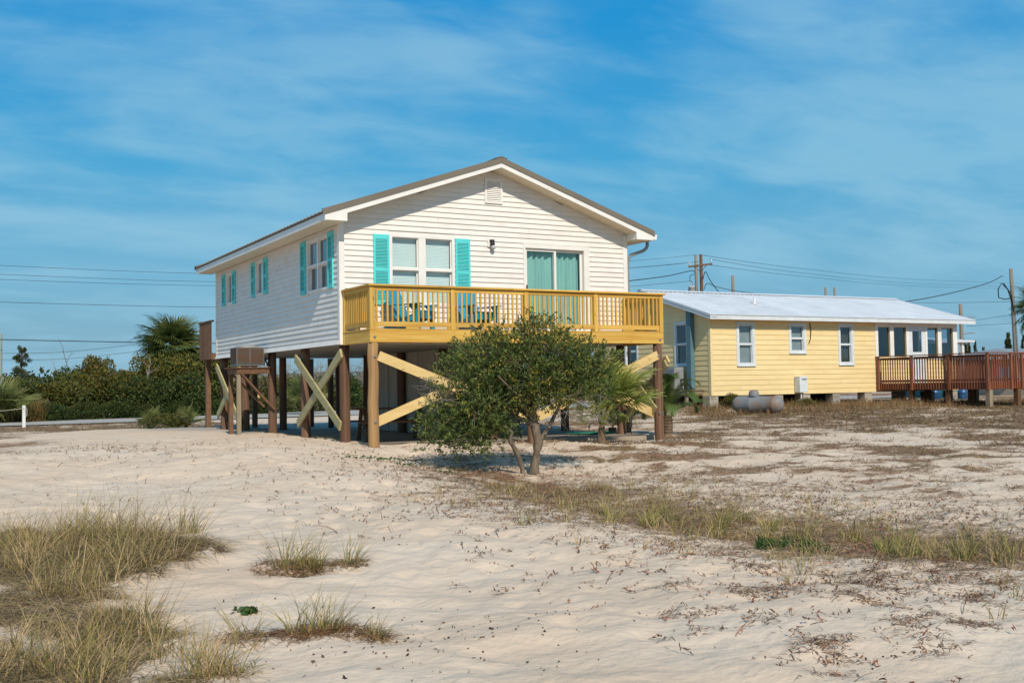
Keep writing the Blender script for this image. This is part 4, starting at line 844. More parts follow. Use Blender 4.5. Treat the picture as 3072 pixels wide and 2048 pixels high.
for x in (27.58,):
    for i in range(10): y = RYf - .14 - i * .13; zt = 2.38 - i * .083; MB().box(x - .018, x + .018, y - .018, y + .018, zt - 1.12, zt).build('baluster', 'reddeck', DK)
# dangling cable on the wall
tag(MB().tube([(22.20, 9.27, 3.72), (22.22, 9.26, 3.55), (22.235, 9.26, 3.35), (22.20, 9.265, 3.1), (22.12, 9.27, 2.93)], .016, 6).build('hanging_cable', 'wire', smooth=True), 'loose black cable dangling from the eave between two cottage windows', 'cable')
# electric cabinet
T = thing('utility_box', (21.55, 9.2, 1.08), 'white electric cabinet on the yellow front wall above the piers', 'utility box')
MB().cbox(21.33, 21.74, 8.98, 9.275, 1.09, 1.70, .012).build('cabinet', 'bluewhite', T); MB().box(21.43, 21.66, 8.968, 8.979, 1.57, 1.60).build('handle_slot', 'blackplastic', T); MB().tube([(21.5, 9.1, 1.09), (21.5, 9.1, .78)], .03, 8).build('conduit', 'whitepost', T)
MB().tube([(21.5, 9.1, .80), (21.05, 8.9, .76)], .03, 8).build('conduit', 'whitepost', T)
# heat pump on its own platform beside the gable end
T = thing('heat_pump_stand', (16.9, 10.6, .6), 'weathered timber shelf against the cottage gable end carrying the heat pump', 'platform')
MB().cbox(16.62, 17.34, 9.72, 11.9, 1.10, 1.24).build('shelf_frame', 'greywood', T)
for k in range(5): MB().box(16.60 + k * .148, 16.74 + k * .148, 9.68, 11.94, 1.243, 1.27).build('plank', 'greywood', T)
for y in (9.9, 11.7): MB().box(16.66, 16.76, y - .05, y + .05, gz(16.7, y) - .2, 1.099).build('leg', 'greywood', T)
T = thing('heat_pump', (16.9, 11.2, 1.27), 'grey outdoor heat pump unit standing on the timber shelf under the gable window', 'air conditioner')
MB().cbox(16.70, 17.12, 10.55, 11.55, 1.30, 2.10, .012).build('cabinet', 'greymetal', T)
for y in (10.65, 11.4): MB().box(16.72, 17.1, y, y + .08, 1.271, 1.299).build('foot', 'blackplastic', T)
g = MB()
for k in range(7): g.box(16.692, 16.699, 11.16, 11.42, 1.36 + k * .098, 1.43 + k * .098)
g.build('fan_grille', 'bluepaint', T, kind='stuff'); g = MB()
for k in range(9): g.box(16.69, 16.699, 10.62, 11.08, 1.38 + k * .075, 1.385 + k * .075)
for k in range(9): g.box(16.76, 17.06, 10.54, 10.549, 1.38 + k * .075, 1.42 + k * .075)
g.build('louvers', 'greymetal', T, kind='stuff'); MB().box(16.694, 16.699, 11.3, 11.4, 1.98, 2.03).build('badge_plate', 'bluewhite', T)
MB().tube([(16.95, 10.55, 1.62), (16.95, 10.35, 1.66), (16.98, 10.2, 1.5), (17.0, 10.05, 1.42), (17.0, 9.95, 1.30)], .03, 6).build('hose', 'blackplastic', T)
# propane tank
T = thing('propane_tank', (17.0, 6.4, .4), 'grey weathered horizontal propane tank with rusty dome lid in the dry grass', 'tank')
z0 = gz(16.9, 6.4); tx = V(.35, -.94, 0).normalized(); tc0 = V(16.95, 6.45, z0 + .34)
MB().lathe(tc0, [(0, -.90), (.12, -.885), (.21, -.83), (.265, -.74), (.285, -.66), (.287, -.64), (.285, -.2), (.289, -.19), (.289, -.17), (.285, -.16), (.285, .2), (.285, .62), (.292, .64), (.292, .66), (.285, .68), (.265, .76), (.21, .85), (.12, .905), (0, .92)], 26, tx).build('vessel', 'tank', T, smooth=True)
MB().lathe(tc0 + V(0, 0, .27) - tx * .12, [(.17, 0), (.175, .02), (.165, .14), (.13, .20), (.06, .225), (0, .23)], 20).build('dome_lid', 'tank', T, smooth=True)
for s_ in (-.5, .5): p = tc0 + tx * s_; MB().beam(p + V(-.26, -.1, -.25), p + V(.26, .1, -.25), .08, .22).build('foot', 'oldwood', T)
tag(MB().tube([(12.55, -1.68, gz(12.5, -1.7) - .2), (12.53, -1.66, .98)], .012, 6).build('metal_stake', 'oldwood'), 'thin rusty metal stake standing in the sparse grass before the cottage', 'stake')
for x, y, lb in ((34.6, 13.9, 'blue plastic drum beyond the red deck, the left one'), (36.2, 13.6, 'blue plastic drum beyond the red deck, the right one')):
    z0 = gz(x, y); tag(MB().lathe((x, y, z0), [(.28, 0), (.29, .03), (.28, .28), (.30, .3), (.30, .33), (.28, .35), (.28, .62), (.29, .64), (.29, .88), (.27, .9)], 18).build('plastic_drum', 'bluebin', smooth=True), lb, 'drum', 'blue drums behind the deck')

# ---------------------------------------------------------------- vegetation
def gs(x, y):
    """height of the built ground sheet"""
    x = np.asarray(x, float); y = np.asarray(y, float)
    i = np.clip(np.searchsorted(gxs, x) - 1, 0, len(gxs) - 2); j = np.clip(np.searchsorted(gys, y) - 1, 0, len(gys) - 2)
    a = (x - gxs[i]) / (gxs[i + 1] - gxs[i]); b = (y - gys[j]) / (gys[j + 1] - gys[j])
    return GZ[j, i] * (1 - a) * (1 - b) + GZ[j, i + 1] * a * (1 - b) + GZ[j + 1, i] * (1 - a) * b + GZ[j + 1, i + 1] * a * b
def ball(n, shell=.5):
    d = nrm(rng.normal(size=(n, 3))); return d * (rng.random((n, 1)) ** shell)
RH, FH = np.array([.8734, -.4867, 0]), np.array([.487, .873, 0]); UP = np.array([0, 0, 1.0])
# ---- the small tree in front of the balcony
TB = np.array([1.1, -5.8, float(gs(1.1, -5.8))])
T = thing('small_tree', TB, 'small bushy evergreen tree with forked grey trunk in front of the balcony', 'tree')
def tp(a, h, d=0.): return TB + RH * a + UP * h + FH * d
limbs = [([(.03, -.12), (.09, .27), (.14, .52), (.07, .79), (0, .98)], .082, .06, 0), ([(0, .96), (-.16, 1.08), (-.33, 1.22), (-.54, 1.52), (-.71, 1.79)], .068, .02, .25), ([(.01, .96), (.09, 1.2), (.17, 1.47), (.27, 1.96), (.16, 2.34)], .06, .012, -.1),
         ([(.14, .50), (.27, .71), (.39, .92), (.55, 1.22), (.87, 1.58), (1.09, 1.71)], .05, .012, .3), ([(-.10, -.12), (-.16, .22), (-.24, .41), (-.34, .55), (-.30, .70), (-.49, .82), (-.82, .92), (-1.25, .84)], .055, .010, -.35),
         ([(.07, .79), (-.16, .92), (-.6, 1.14), (-1.09, 1.36), (-1.41, 1.3)], .045, .009, -.3), ([(.09, 1.2), (-.11, 1.58), (-.38, 2.01), (-.49, 2.28)], .03, .006, .2), ([(.17, 1.47), (.54, 1.79), (.84, 2.07)], .03, .006, .35),
         ([(0, .98), (.1, 1.3), (.3, 1.6)], .04, .01, .8), ([(-.05, 1.0), (-.2, 1.3), (-.5, 1.6)], .04, .01, -.8)]
for pts, r0, r1, dd in limbs:
    k = len(pts); P3 = [tp(a, h, dd * i / (k - 1)) for i, (a, h) in enumerate(pts)]
    fine = []; 
    for i in range(k - 1):
        for t in (0, .33, .66): fine.append(P3[i] * (1 - t) + P3[i + 1] * t + rng.normal(size=3) * .006)
    fine.append(P3[-1]); n_ = len(fine)
    MB().tube(fine, [(r0 + (r1 - r0) * (i / (n_ - 1)) ** .8) * (1 + .10 * rng.normal()) for i in range(n_)], 10).build('trunk' if pts[0][1] < 0 else 'limb', 'bark', T, smooth=True)
clumps = [(.14, 2.47, .18, .25), (-.16, 2.36, .22, .4), (-.49, 2.28, .23, .35), (-.75, 2.28, .15, .3), (.82, 2.26, .14, .35), (.27, 2.36, .2, .4), (.05, 2.12, .41, 1), (-.38, 1.98, .38, 1), (.49, 2.01, .34, 1), (-.82, 1.88, .33, 1), (.87, 1.9, .3, 1), (1.12, 1.72, .22, .7), (-1.14, 1.63, .32, .8), (-.65, 1.55, .41, 1), (-.11, 1.58, .46, 1.1), (.43, 1.58, .42, 1.1), (.92, 1.52, .35, 1), (1.2, 1.47, .20, .5), (-1.33, 1.3, .24, .45), (-.92, 1.22, .36, 1), (-.46, 1.2, .34, 1), (.05, 1.36, .30, .7), (.54, 1.32, .25, .6), (.98, 1.30, .22, .4), (-1.58, 1.25, .15, .3), (-1.41, .84, .28, 1), (-1.01, .84, .36, 1.1), (-.62, .79, .3, 1.1), (-1.58, .6, .18, .7), (-1.11, .6, .22, .8), (-.45, .82, .18, .5), (-.73, 1.06, .3, 1)]
LV = []; TW = MB()
GREENS = [(.09, .135, .03), (.12, .165, .036), (.17, .195, .045), (.06, .095, .03), (.15, .17, .06)]
YEL = [(.26, .23, .035), (.21, .21, .04), (.31, .24, .045)]
for (a, h, r, dn) in clumps:
    for dep in ((-.38, .06, .45) if r > .26 else (rng.normal() * .12,)):
        c = tp(a + rng.normal() * .05, h + rng.normal() * .05 - abs(dep) * .12, dep * (.85 + rng.normal() * .2))
        ns = int(54 * dn * (r / .35) ** 1.6 * (1 if r > .26 else 1.5)) + 5        # sprays: twigs with leaves along them
        for _ in range(ns):
            o = c + (ball(1, .45)[0] * np.array([1.15, 1.15, .95])) * r * 1.15; d = nrm((o - c + UP * r * .45 + rng.normal(size=3) * r * .35)[None])[0]
            L_ = .12 + .13 * rng.random(); m = 13 + rng.integers(0, 8); t = rng.random((m, 1))
            C_ = o + d * t * L_ + rng.normal(size=(m, 3)) * .016; Dl = d + rng.normal(size=(m, 3)) * .75
            yl_ = (rng.random() < .13 and h > .9) or (abs(a - .3) < .5 and h < 1.5 and h > 1.0 and rng.random() < .5)
            col = pick(YEL if yl_ else GREENS, m, .25)
            if h > 2.2: col = np.where(rng.random((m, 1)) < .35, pick([(.17, .085, .05), (.14, .10, .06)], m), col)
            LV.append(leafq(C_, Dl,   .042 + .028 * rng.random(m), .016 + .009 * rng.random(m), col))
            if rng.random() < .14: TW.tube([c + (o - c) * .3, o, o + d * L_], [.006, .0035, .0015], 4, cap=False)
v, f, c = merge(LV); fast('crown', v, f, 'leaf', c, T)
TW.build('twigs', 'bark', T, kind='stuff')
m = MB()
for k in range(230):   # bare grey twigs under the right side and at the left edge
    a, h = (rng.uniform(.45, 1.15), rng.uniform(.85, 1.3)) if k < 150 else (rng.uniform(-1.65, -1.1), rng.uniform(1.15, 1.6))
    p = tp(a, h, rng.normal() * .35); d = nrm(np.array([[rng.normal() * .6, rng.normal() * .6, rng.normal() * .5]]) + (RH * (.7 if k < 150 else -.7))[None])[0]; L_ = rng.uniform(.12, .34)
    m.tube([p, p + d * L_ * .5 + rng.normal(size=3) * .02, p + d * L_ + rng.normal(size=3) * .04], [.004, .003, .0012], 4, cap=False)
m.build('bare_twigs', 'twig', T, kind='stuff')
# ---- palms
def frond_mesh(name, lp, lb, nl=30, spread=128, droop=.35, fold=.25, col0=(.07, .11, .025), col1=(.15, .19, .05), wd=.035):
    """fan frond along +Y: stalk lp, blade lb"""
    parts = []; segs = 4
    for i in range(nl):
        t = i / (nl - 1) * 2 - 1; ang = math.radians(spread) * t; L_ = lb * (1 - .28 * abs(t) ** 1.5) * (1 + .05 * rng.normal())
        d = np.array([math.sin(ang), math.cos(ang), 0.]); side = np.array([math.cos(ang), -math.sin(ang), 0])
        P0 = np.array([0, lp, 0]); rows = []; cols = []
        for k in range(segs + 1):
            s_ = k / segs; z = fold * math.sin(s_ * 1.8) * L_ * .35 * (abs(t) * .8 + .1) - droop * L_ * s_ ** 2.3 * (.6 + .5 * rng.random())
            w_ = wd * (.35 + 1.3 * s_ * (1 - s_) * 2 - .1) * (1 if k < segs else .12) * (lb / .9)
            p = P0 + d * L_ * s_ * (1 - .12 * droop * s_) + np.array([0, 0, z]); rows += [p - side * w_ / 2 + UP * .006, p + side * w_ / 2 - UP * .006]
            c = np.array(col0) * (1 - s_) + np.array(col1) * s_; c = c * (.85 + .3 * rng.random()); cols += [c, c]
        parts.append((np.array(rows), np.array([[2 * k, 2 * k + 1, 2 * k + 3, 2 * k + 2] for k in range(segs)]), np.array(cols)))
    n = 5; rows, cols = [], []
    for k in range(n + 1):
        s_ = k / n; p = np.array([0, lp * s_, .02 * math.sin(s_ * 3) - .0]); w_ = .028 * (1 - .5 * s_) * (lb / .9 + .2); rows += [p + np.array([-w_, 0, 0]), p + np.array([w_, 0, 0])]; cols += [np.array(col1) * .9 + .02] * 2
    parts.append((np.array(rows), np.array([[2 * k, 2 * k + 1, 2 * k + 3, 2 * k + 2] for k in range(n)]), np.array(cols)))
    v, f, c = merge(parts); return fast(name, v, f, 'leaf', c, 'mesh')
def place(name, me, parent, p, az, el, roll, sc=1.0, label=None):
    o = bpy.data.objects.new(name, me); COL.objects.link(o); o.parent = parent
    Rm = Matrix.Rotation(az, 4, 'Z') @ Matrix.Rotation(el, 4, 'X') @ Matrix.Rotation(roll, 4, 'Y')
    o.matrix_local = Matrix.Translation(Vector(p) - world_origin(parent)) @ Rm @ Matrix.Diagonal((sc, sc, sc, 1))
    if label: o['label'] = label
    return o
FM = [frond_mesh('cabbage_frond', .8, .95, 34, 130, .30), frond_mesh('cabbage_frond', .9, .9, 30, 125, .5, .3, (.055, .09, .022), (.12, .15, .045)), frond_mesh('cabbage_frond', .7, .95, 32, 130, .42, .2, (.10, .125, .024), (.20, .19, .045))]
FD = frond_mesh('dry_frond', .6, .8, 22, 60, 1.2, .1, (.22, .14, .075), (.34, .24, .14))
FS = [frond_mesh('scrub_frond', .45, .62, 24, 120, .25, .3, (.085, .115, .025), (.20, .22, .075), .03), frond_mesh('scrub_frond', .5, .55, 22, 110, .15, .35, (.10, .13, .03), (.25, .24, .09), .028)]
def cabbage(loc, h, n, label, sc=1., boots=True, lo=-55, hi=80, grp=None, seed=0, tr=.17):
    x, y, z = loc; T = thing('cabbage_palm', loc, label, 'palm', grp); r = random.Random(seed)
    k = 14; m = MB(); m.tube([(x + .04 * math.sin(i * .7), y, z - .2 + (h + .2) * i / k) for i in range(k + 1)], [tr * (1.1 - .1 * i / k) * (1 + .08 * (i % 2)) for i in range(k + 1)], 12)
    m.build('trunk', 'palmtrunk', T, smooth=False)
    for i in range(n):
        u = (i + .5) / n; el = math.radians(hi + (lo - hi) * u ** .8 + r.uniform(-9, 9)); az = i * 2.39996 + r.uniform(-.2, .2)
        place('frond', FM[r.choice((0, 0, 1, 1, 2))], T, (x, y, z + h - .15 * u), az, el, r.uniform(-.4, .4), sc * r.uniform(.88, 1.1))
    for i in range(max(2, n // 9)): place('frond', FD, T, (x, y, z + h - .2), r.uniform(0, 6.28), math.radians(r.uniform(-72, -55)), 0, sc * .9, 'dry tan frond hanging down')
    return T
cabbage((5.05, 40.5, .18), 3.75, 120, 'large round cabbage palm rising above the hedge left of the white house', 1.22, seed=3, lo=-62)
T = cabbage((42.4, 13.86, .5), 4.55, 40, 'cabbage palm at the right end of the photo beside the leaning utility pole', .82, seed=5)
# small cabbage palm by the slab edge
x, y = 5.0, -2.05; z = float(gs(x, y)); T = thing('young_palm', (x, y, z), 'young fan palm with yellow green stalks between the small tree and the right deck post', 'palm'); r = random.Random(4)
MB().tube([(x, y, z - .15), (x, y, z + .10), (x + .01, y, z + .28), (x + .02, y, z + .42)], [.11, .09, .075, .05], 10).build('trunk', 'palmtrunk', T)
FY = [frond_mesh('young_frond', .82, .66, 26, 118, .30, .3, (.17, .22, .03), (.38, .39, .09), .036), frond_mesh('young_frond', .9, .6, 26, 118, .42, .3, (.13, .18, .035), (.28, .32, .08), .034)]
for i in range(26):
    u = i / 26; az = -math.pi / 2 - math.atan2(.487, .873) + r.uniform(-1.5, 1.5) + (math.pi if i % 4 == 3 else 0); place('frond', FY[i % 2], T, (x + .02, y, z + .36), az, math.radians(88 - 52 * u + r.uniform(-8, 8)), r.uniform(-.5, .5), r.uniform(.95, 1.2))
for i in range(7): place('frond', FY[1], T, (x, y, z + .55), r.uniform(0, 6.28), math.radians(r.uniform(-5, 30)), r.uniform(-.5, .5), r.uniform(.45, .6))
for i in range(5): a = r.uniform(0, 6.28); MB().tube([(x + .08 * math.cos(a), y + .08 * math.sin(a), z + .02), (x + .2 * math.cos(a), y + .2 * math.sin(a), z + .08)], [.03, .008], 5).build('leaf_base', 'palmtrunk', T)
# sago palms
def sago_mesh():
    parts = []; n = 44; L_ = .95
    def rach(s_): return np.array([0, L_ * math.sin(s_ * 1.5) / 1.0, .34 * math.sin(s_ * 2.4) - .15 * s_ ** 2])
    for i in range(n):
        s_ = .12 + .88 * i / (n - 1); p = rach(s_); d = nrm((rach(min(1, s_ + .02)) - rach(s_ - .02))[None])[0]
        for q in (-1, 1):
            ll = .19 * math.sin(min(1, s_ * 1.02) * 2.6 + .35) + .03; dr = nrm((np.array([q, 0, .22]) + d * .55)[None])[0]; wv = d * .0105
            e = p + dr * ll + np.array([0, 0, -.02]); cc = np.array((.055, .095, .024)) * (1 + .5 * rng.random()); c2 = np.array((.14, .175, .045))
            parts.append((np.array([p - wv, p + wv, e + wv * .4, e - wv * .4]), np.array([[0, 1, 2, 3]]), np.array([cc, cc, c2, c2])))
    rows = []; 
    for k in range(9): p = rach(k / 8); w_ = .012 * (1 - .7 * k / 8); rows += [p + np.array([-w_, 0, -.004]), p + np.array([w_, 0, -.004])]
    parts.append((np.array(rows), np.array([[2 * k, 2 * k + 1, 2 * k + 3, 2 * k + 2] for k in range(8)]), np.tile(np.array([[.12, .12, .035]]), (18, 1))))
    v, f, c = merge(parts); return fast('sago_frond', v, f, 'leaf', c, 'mesh')
SG = sago_mesh()
def sago(x, y, h, n, label, sc, seed, rad=.17):
    z = float(gs(x, y)); T = thing('sago_palm', (x, y, z), label, 'palm'); r = random.Random(seed); k = 16
    MB().tube([(x, y, z - .1 + (h + .1) * i / k) for i in range(k + 1)], [rad * (1 + .10 * (i % 2)) * (1 - .25 * max(0, i / k - .8)) for i in range(k + 1)], 14).build('trunk', 'palmtrunk', T)
    for i in range(n):
        u = (i + .5) / n; place('frond', SG, T, (x, y, z + h), i * 2.39996 + r.uniform(-.25, .25), math.radians(74 - 78 * u + r.uniform(-9, 9)), r.uniform(-.3, .3), sc * r.uniform(.85, 1.12))
sago(8.35, .15, .48, 24, 'sago palm with stout brown trunk right of the corner deck post', 1.12, 2); sago(8.25, 1.7, .30, 18, 'dark low sago palm behind the pine braces, the larger one', .85, 7, .15); sago(7.75, 1.55, .16, 12, 'dark little sago palm behind the pine braces, the smaller one', .6, 9, .10)
# scrub palmettos
def scrub(x, y, n, sc, label, seed, h=.1):
    z = float(gs(x, y)); T = thing('palmetto', (x, y, z), label, 'palmetto'); r = random.Random(seed)
    MB().tube([(x, y, z - .1), (x, y, z + h)], [.09, .06], 8).build('stem', 'palmtrunk', T)
    for i in range(n): place('frond', FS[i % 2], T, (x + r.uniform(-.12, .12), y + r.uniform(-.12, .12), z + h), r.uniform(0, 6.28), math.radians(r.uniform(15, 85)), r.uniform(-.5, .5), sc * r.uniform(.8, 1.15))
scrub(-4.35, 33.2, 34, 1.9, 'bright green saw palmetto at the left edge behind the rope post', 1, .3); scrub(-1.25, 13.6, 13, .62, 'low green palmetto on the sand crest, the left one of two', 2); scrub(-.35, 12.7, 12, .58, 'low green palmetto on the sand crest, the right one of two', 3)
scrub(10.3, 33.5, 24, 1.7, 'bright green palmetto seen between the house piles across the road', 4, .4); scrub(-2.6, 35.5, 14, 1.2, 'small palmetto beside the big saw palmetto at the left edge', 6)
# ---- shrubs of the hedge
def shrub_mesh(seed, n, R, H, cols, top, tw=.25, bare=False):
    g = np.random.default_rng(seed); lobes = []
    for i in range(11): a = g.uniform(0, 6.28); rr = g.uniform(0, .72) * R; lobes.append((rr * math.cos(a), rr * math.sin(a), g.uniform(.30, .78) * H, g.uniform(.30, .50) * R, g.uniform(.2, .32) * H))
    parts = []
    for (a, b, c, r_, h_) in lobes:
        k = n // len(lobes); d = ball(k, .28); C = np.stack([a + d[:, 0] * r_, b + d[:, 1] * r_, c + d[:, 2] * h_], 1); C[:, 2] = np.abs(C[:, 2])
        up = np.clip(C[:, 2:3] / H, 0, 1); base = pick(cols, k, .28); tp_ = pick(top, k, .25); col = np.where(g.random((k, 1)) < tw * up ** 1.5, tp_, base)
        parts.append(leafq(C, d + rng.normal(size=(k, 3)) * .8 + UP * .3, .10 + .08 * g.random(k), .05 + .03 * g.random(k), col))
    k = n // 4; a = g.uniform(0, 6.28, k); rr = np.sqrt(g.random(k)) * R * .95; C = np.stack([rr * np.cos(a), rr * np.sin(a), g.random(k) * H * .5], 1); parts.append(leafq(C, rng.normal(size=(k, 3)) + UP * .4, .13, .06, pick(cols, k, .3)))
    v, f, c = merge(parts); return fast('shrub_foliage', v, f, 'leaf', c, 'mesh')
DG = [(.046, .078, .02), (.064, .10, .025), (.086, .12, .03), (.034, .058, .018)]; YG = [(.17, .135, .022), (.22, .155, .03), (.12, .12, .02)]; OL = [(.09, .11, .026), (.12, .12, .028), (.06, .085, .022)]
SM = [shrub_mesh(s_, 5200, 1.5, 2.2, DG, YG, .22) for s_ in (1, 2, 3)] + [shrub_mesh(s_, 5200, 1.5, 2.2, OL, YG, .7) for s_ in (4, 5)]
def bare_mesh(seed, n, R, H):
    g = np.random.default_rng(seed); m = MB()
    for i in range(n):
        a = g.uniform(0, 6.28); rr = g.random() * R * .6; p = np.array([rr * math.cos(a), rr * math.sin(a), 0]); d = nrm(np.array([[math.cos(a) * .35 * g.random(), math.sin(a) * .35 * g.random(), 1]]) + g.normal(size=(1, 3)) * .15)[0]; L_ = H * g.uniform(.6, 1.05); q = [p]
        for s_ in range(4): d = nrm((d + g.normal(size=3) * .18)[None])[0]; q.append(q[-1] + d * L_ / 4)
        m.tube(q, [.02, .016, .011, .007, .004], 3, cap=False)
        for b in range(5): s0 = q[g.integers(1, 4)]; d2 = nrm((d + g.normal(size=3) * .8)[None])[0]; m.tube([s0, s0 + d2 * L_ * .16, s0 + d2 * L_ * .3 + g.normal(size=3) * .06], [.009, .006, .003], 3, cap=False)
    me = bpy.data.meshes.new('bare_stems'); me.from_pydata(m.v, [], m.f); me.materials.append(MT['twig']); return me
BM = [bare_mesh(s_, 60, 1.3, 2.6) for s_ in (1, 2)]
hp = [(-7, 2.2), (-3.6, 2.15), (-2.1, 1.95), (-.6, 2.35), (.9, 2.75), (2.4, 2.65), (3.9, 3.1), (5.4, 3.15), (7.8, 3.05), (10, 2.9), (14, 2.9), (20, 2.8)]
def shrub(x, y, H_, me, name, label, cat, group, z=.2, sc=1.0):
    T = thing(name, (x, y, z), label, cat, group); o = bpy.data.objects.new('foliage' if name != 'bare_bush' else 'stems', me); COL.objects.link(o); o.parent = T; o.rotation_euler = (0, 0, rng.uniform(0, 6.28)); o.scale = (sc, sc, H_); return T
q = 0
def hl(x, row, dark): return ('dark green' if dark else 'olive yellow tipped') + ' hedge shrub across the road, ' + ('in its back row' if row else 'left of the big palm' if x < 3.6 else 'below the big palm' if x < 7 else 'seen between the house piles')
for row, (dy, add, st, x0) in enumerate(((1.3, 0, 1.35, -2.9), (3.2, .25, 1.9, -3.2))):
    x = x0
    while x < 19:
        H_ = float(np.interp(x, *zip(*hp))) + add + rng.normal() * .32 + (.45 if 5.2 < x < 8.5 else 0); yy = 35.2 + .22 * (x + 4) + dy + rng.normal() * .25; dk_ = rng.random() < (.62 if row == 0 else .4); kind = SM[rng.integers(0, 3)] if dk_ else SM[3 + rng.integers(0, 2)]
        if row == 1 and x > 9: shrub(x, yy - .4, 1.35, BM[q % 2], 'bare_bush', 'leafless grey brown bush standing behind the hedge under the house', 'bush', 'bare bushes behind the hedge')
        elif x > 7.6 and row == 0 and q % 3 == 0: shrub(x, yy + .3, 1.0, BM[q % 2], 'bare_bush', 'leafless grey brown bush standing behind the hedge under the house', 'bush', 'bare bushes behind the hedge'); shrub(x, yy, .62, SM[3], 'hedge_shrub', hl(x, row, False), 'shrub', 'shrubs of the hedge across the road')
        else: shrub(x, yy, H_ / 2.25 * (.8 if x > 9.5 else 1), kind, 'hedge_shrub', hl(x, row, dk_), 'shrub', 'shrubs of the hedge across the road', sc=rng.uniform(.75, 1.25))
        x += st * rng.uniform(.8, 1.15); q += 1
for x, y in ((-1.8, 34.0), (-.3, 34.6), (1.3, 35.0), (2.9, 35.3), (4.4, 35.7), (6, 36.1), (7.6, 36.3), (9.2, 36.7)): shrub(x, y + .5, .42, SM[int(rng.integers(0, 3))], 'low_shrub', 'low green shrub at the foot of the hedge beside the road', 'shrub', 'low shrubs along the road edge', sc=.75)
shrub(2.6, 36.3, 1.02, SM[1], 'hedge_shrub', 'dark green evergreen shrub bulging towards the road left of the big palm', 'shrub', 'shrubs of the hedge across the road'); shrub(4.9, 36.6, 1.12, SM[2], 'hedge_shrub', 'dark green evergreen shrub bulging towards the road under the big palm', 'shrub', 'shrubs of the hedge across the road')
# low brush on the crest by the palmettos, shrubs under and beyond the cottage
shrub(-.9, 13.0, .22, SM[4], 'low_brush', 'low brown green brush on the sand crest around two palmettos', 'shrub', None, .40, .62)
for x, y, h_, lb in ((17.6, 8.4, .16, 'small weedy bush at the left corner pier of the yellow cottage'), (18.3, 8.2, .12, 'small weedy bush behind the propane tank under the yellow wall'), (20.9, 8.3, .1, 'small weedy bush under the electric cabinet of the yellow cottage')): shrub(x, y, h_ * 1.6, SM[4], 'weed_bush', lb, 'bush', 'weedy bushes at the piers', float(gs(x, y)) - .02, .38)
for x, y, sx_, lb in ((-1.03, -13.75, .15, 'bright green low shrub in the dry grass strip, the left of two'), (-.79, -13.95, .12, 'bright green low shrub in the dry grass strip, the right of two')):
    z = float(gs(x, y)); T = thing('green_shrub', (x, y, z), lb, 'shrub'); parts = []
    for q in range(16):
        c0 = np.array([x, y, z + .03]) + np.append(rng.normal(size=2) * sx_ * .55, 0); k = 60; d = ball(k, .5); C = c0 + d * np.array([.045, .045, .05]) + UP * rng.uniform(0, .05)
        parts.append(leafq(C, d + UP * .6 + rng.normal(size=(k, 3)) * .5, .022, .011, pick([(.05, .10, .02), (.065, .125, .03), (.035, .075, .02), (.10, .13, .04)], k)))
    v, f, c = merge(parts); fast('foliage', v, f, 'leaf', c, T)
# ---- far pines and bare trees
def pine(x, y, z, H_, R, label, seed, layers=9, shape='flat', grp=None):
    g = np.random.default_rng(seed); T = thing('pine_tree', (x, y, z), label, 'tree', grp); MB().tube([(x + .1 * math.sin(k), y, z - .3 + (H_ + .2) * k / 6) for k in range(7)], [.16 * R / 2 * (1 - .7 * k / 6) + .03 for k in range(7)], 7).build('trunk', 'pole', T)
    parts = []
    for i in range(layers):
        u = i / (layers - 1); hz = z + H_ * ((.38 + .62 * u) if shape == 'flat' else (.12 + .88 * u)); rr = R * ((.55 + .45 * math.sin(u * 3.0)) * (1 - .25 * u) if shape == 'flat' else (1 - .88 * u))
        for b in range(4 if shape == 'flat' else 5):
            a = g.uniform(0, 6.28); rad = rr * g.uniform(.35, .9); c = np.array([x + rad * math.cos(a), y + rad * math.sin(a), hz + g.normal() * H_ * .02]); k = 130
            d = ball(k, .45); C = c + d * np.array([rr * .42, rr * .42, H_ * (.05 if shape == 'flat' else .07)]); parts.append(leafq(C, d + UP * .8 + rng.normal(size=(k, 3)) * .4, R * .14, R * .05, pick([(.03, .05, .018), (.045, .065, .02), (.06, .07, .02)] if g.random() < .7 else [(.10, .10, .03)], k, .3)))
            MB().tube([(x, y, hz - .1), tuple(c)], [.05, .02], 4).build('limb', 'pole', T) if b < 2 else None
    v, f, c = merge(parts); fast('crown', v, f, 'leaf', c, T)
pine(5.86, 143.1, .3, 7.3, 1.55, 'tall flat topped pine far away above the hedge at the left', 3)
pine(103.2, 66, .4, 5.3, 1.5, 'dark conifer beyond the cottage porch, leftmost of the far group', 4, 9, 'cone'); pine(104.3, 65.2, .4, 5.2, .9, 'dark conifer beyond the cottage porch, second of the far group', 5, 9, 'cone'); pine(105.2, 64.8, .4, 4.5, .9, 'small conifer beyond the cottage porch, last of the far group', 6, 8, 'cone')
pine(103.7, 65.7, .4, 5.3, 1.0, 'dark conifer beyond the cottage porch, tall middle one of the far group', 8, 9, 'cone'); pine(107.8, 63.3, .4, 6.1, 1.5, 'bushy dark conifer standing left of the leaning utility pole', 7, 9, 'cone'); pine(109.3, 62.3, .4, 5.9, 1.0, 'dark conifer standing right of the leaning utility pole', 9, 9, 'cone')
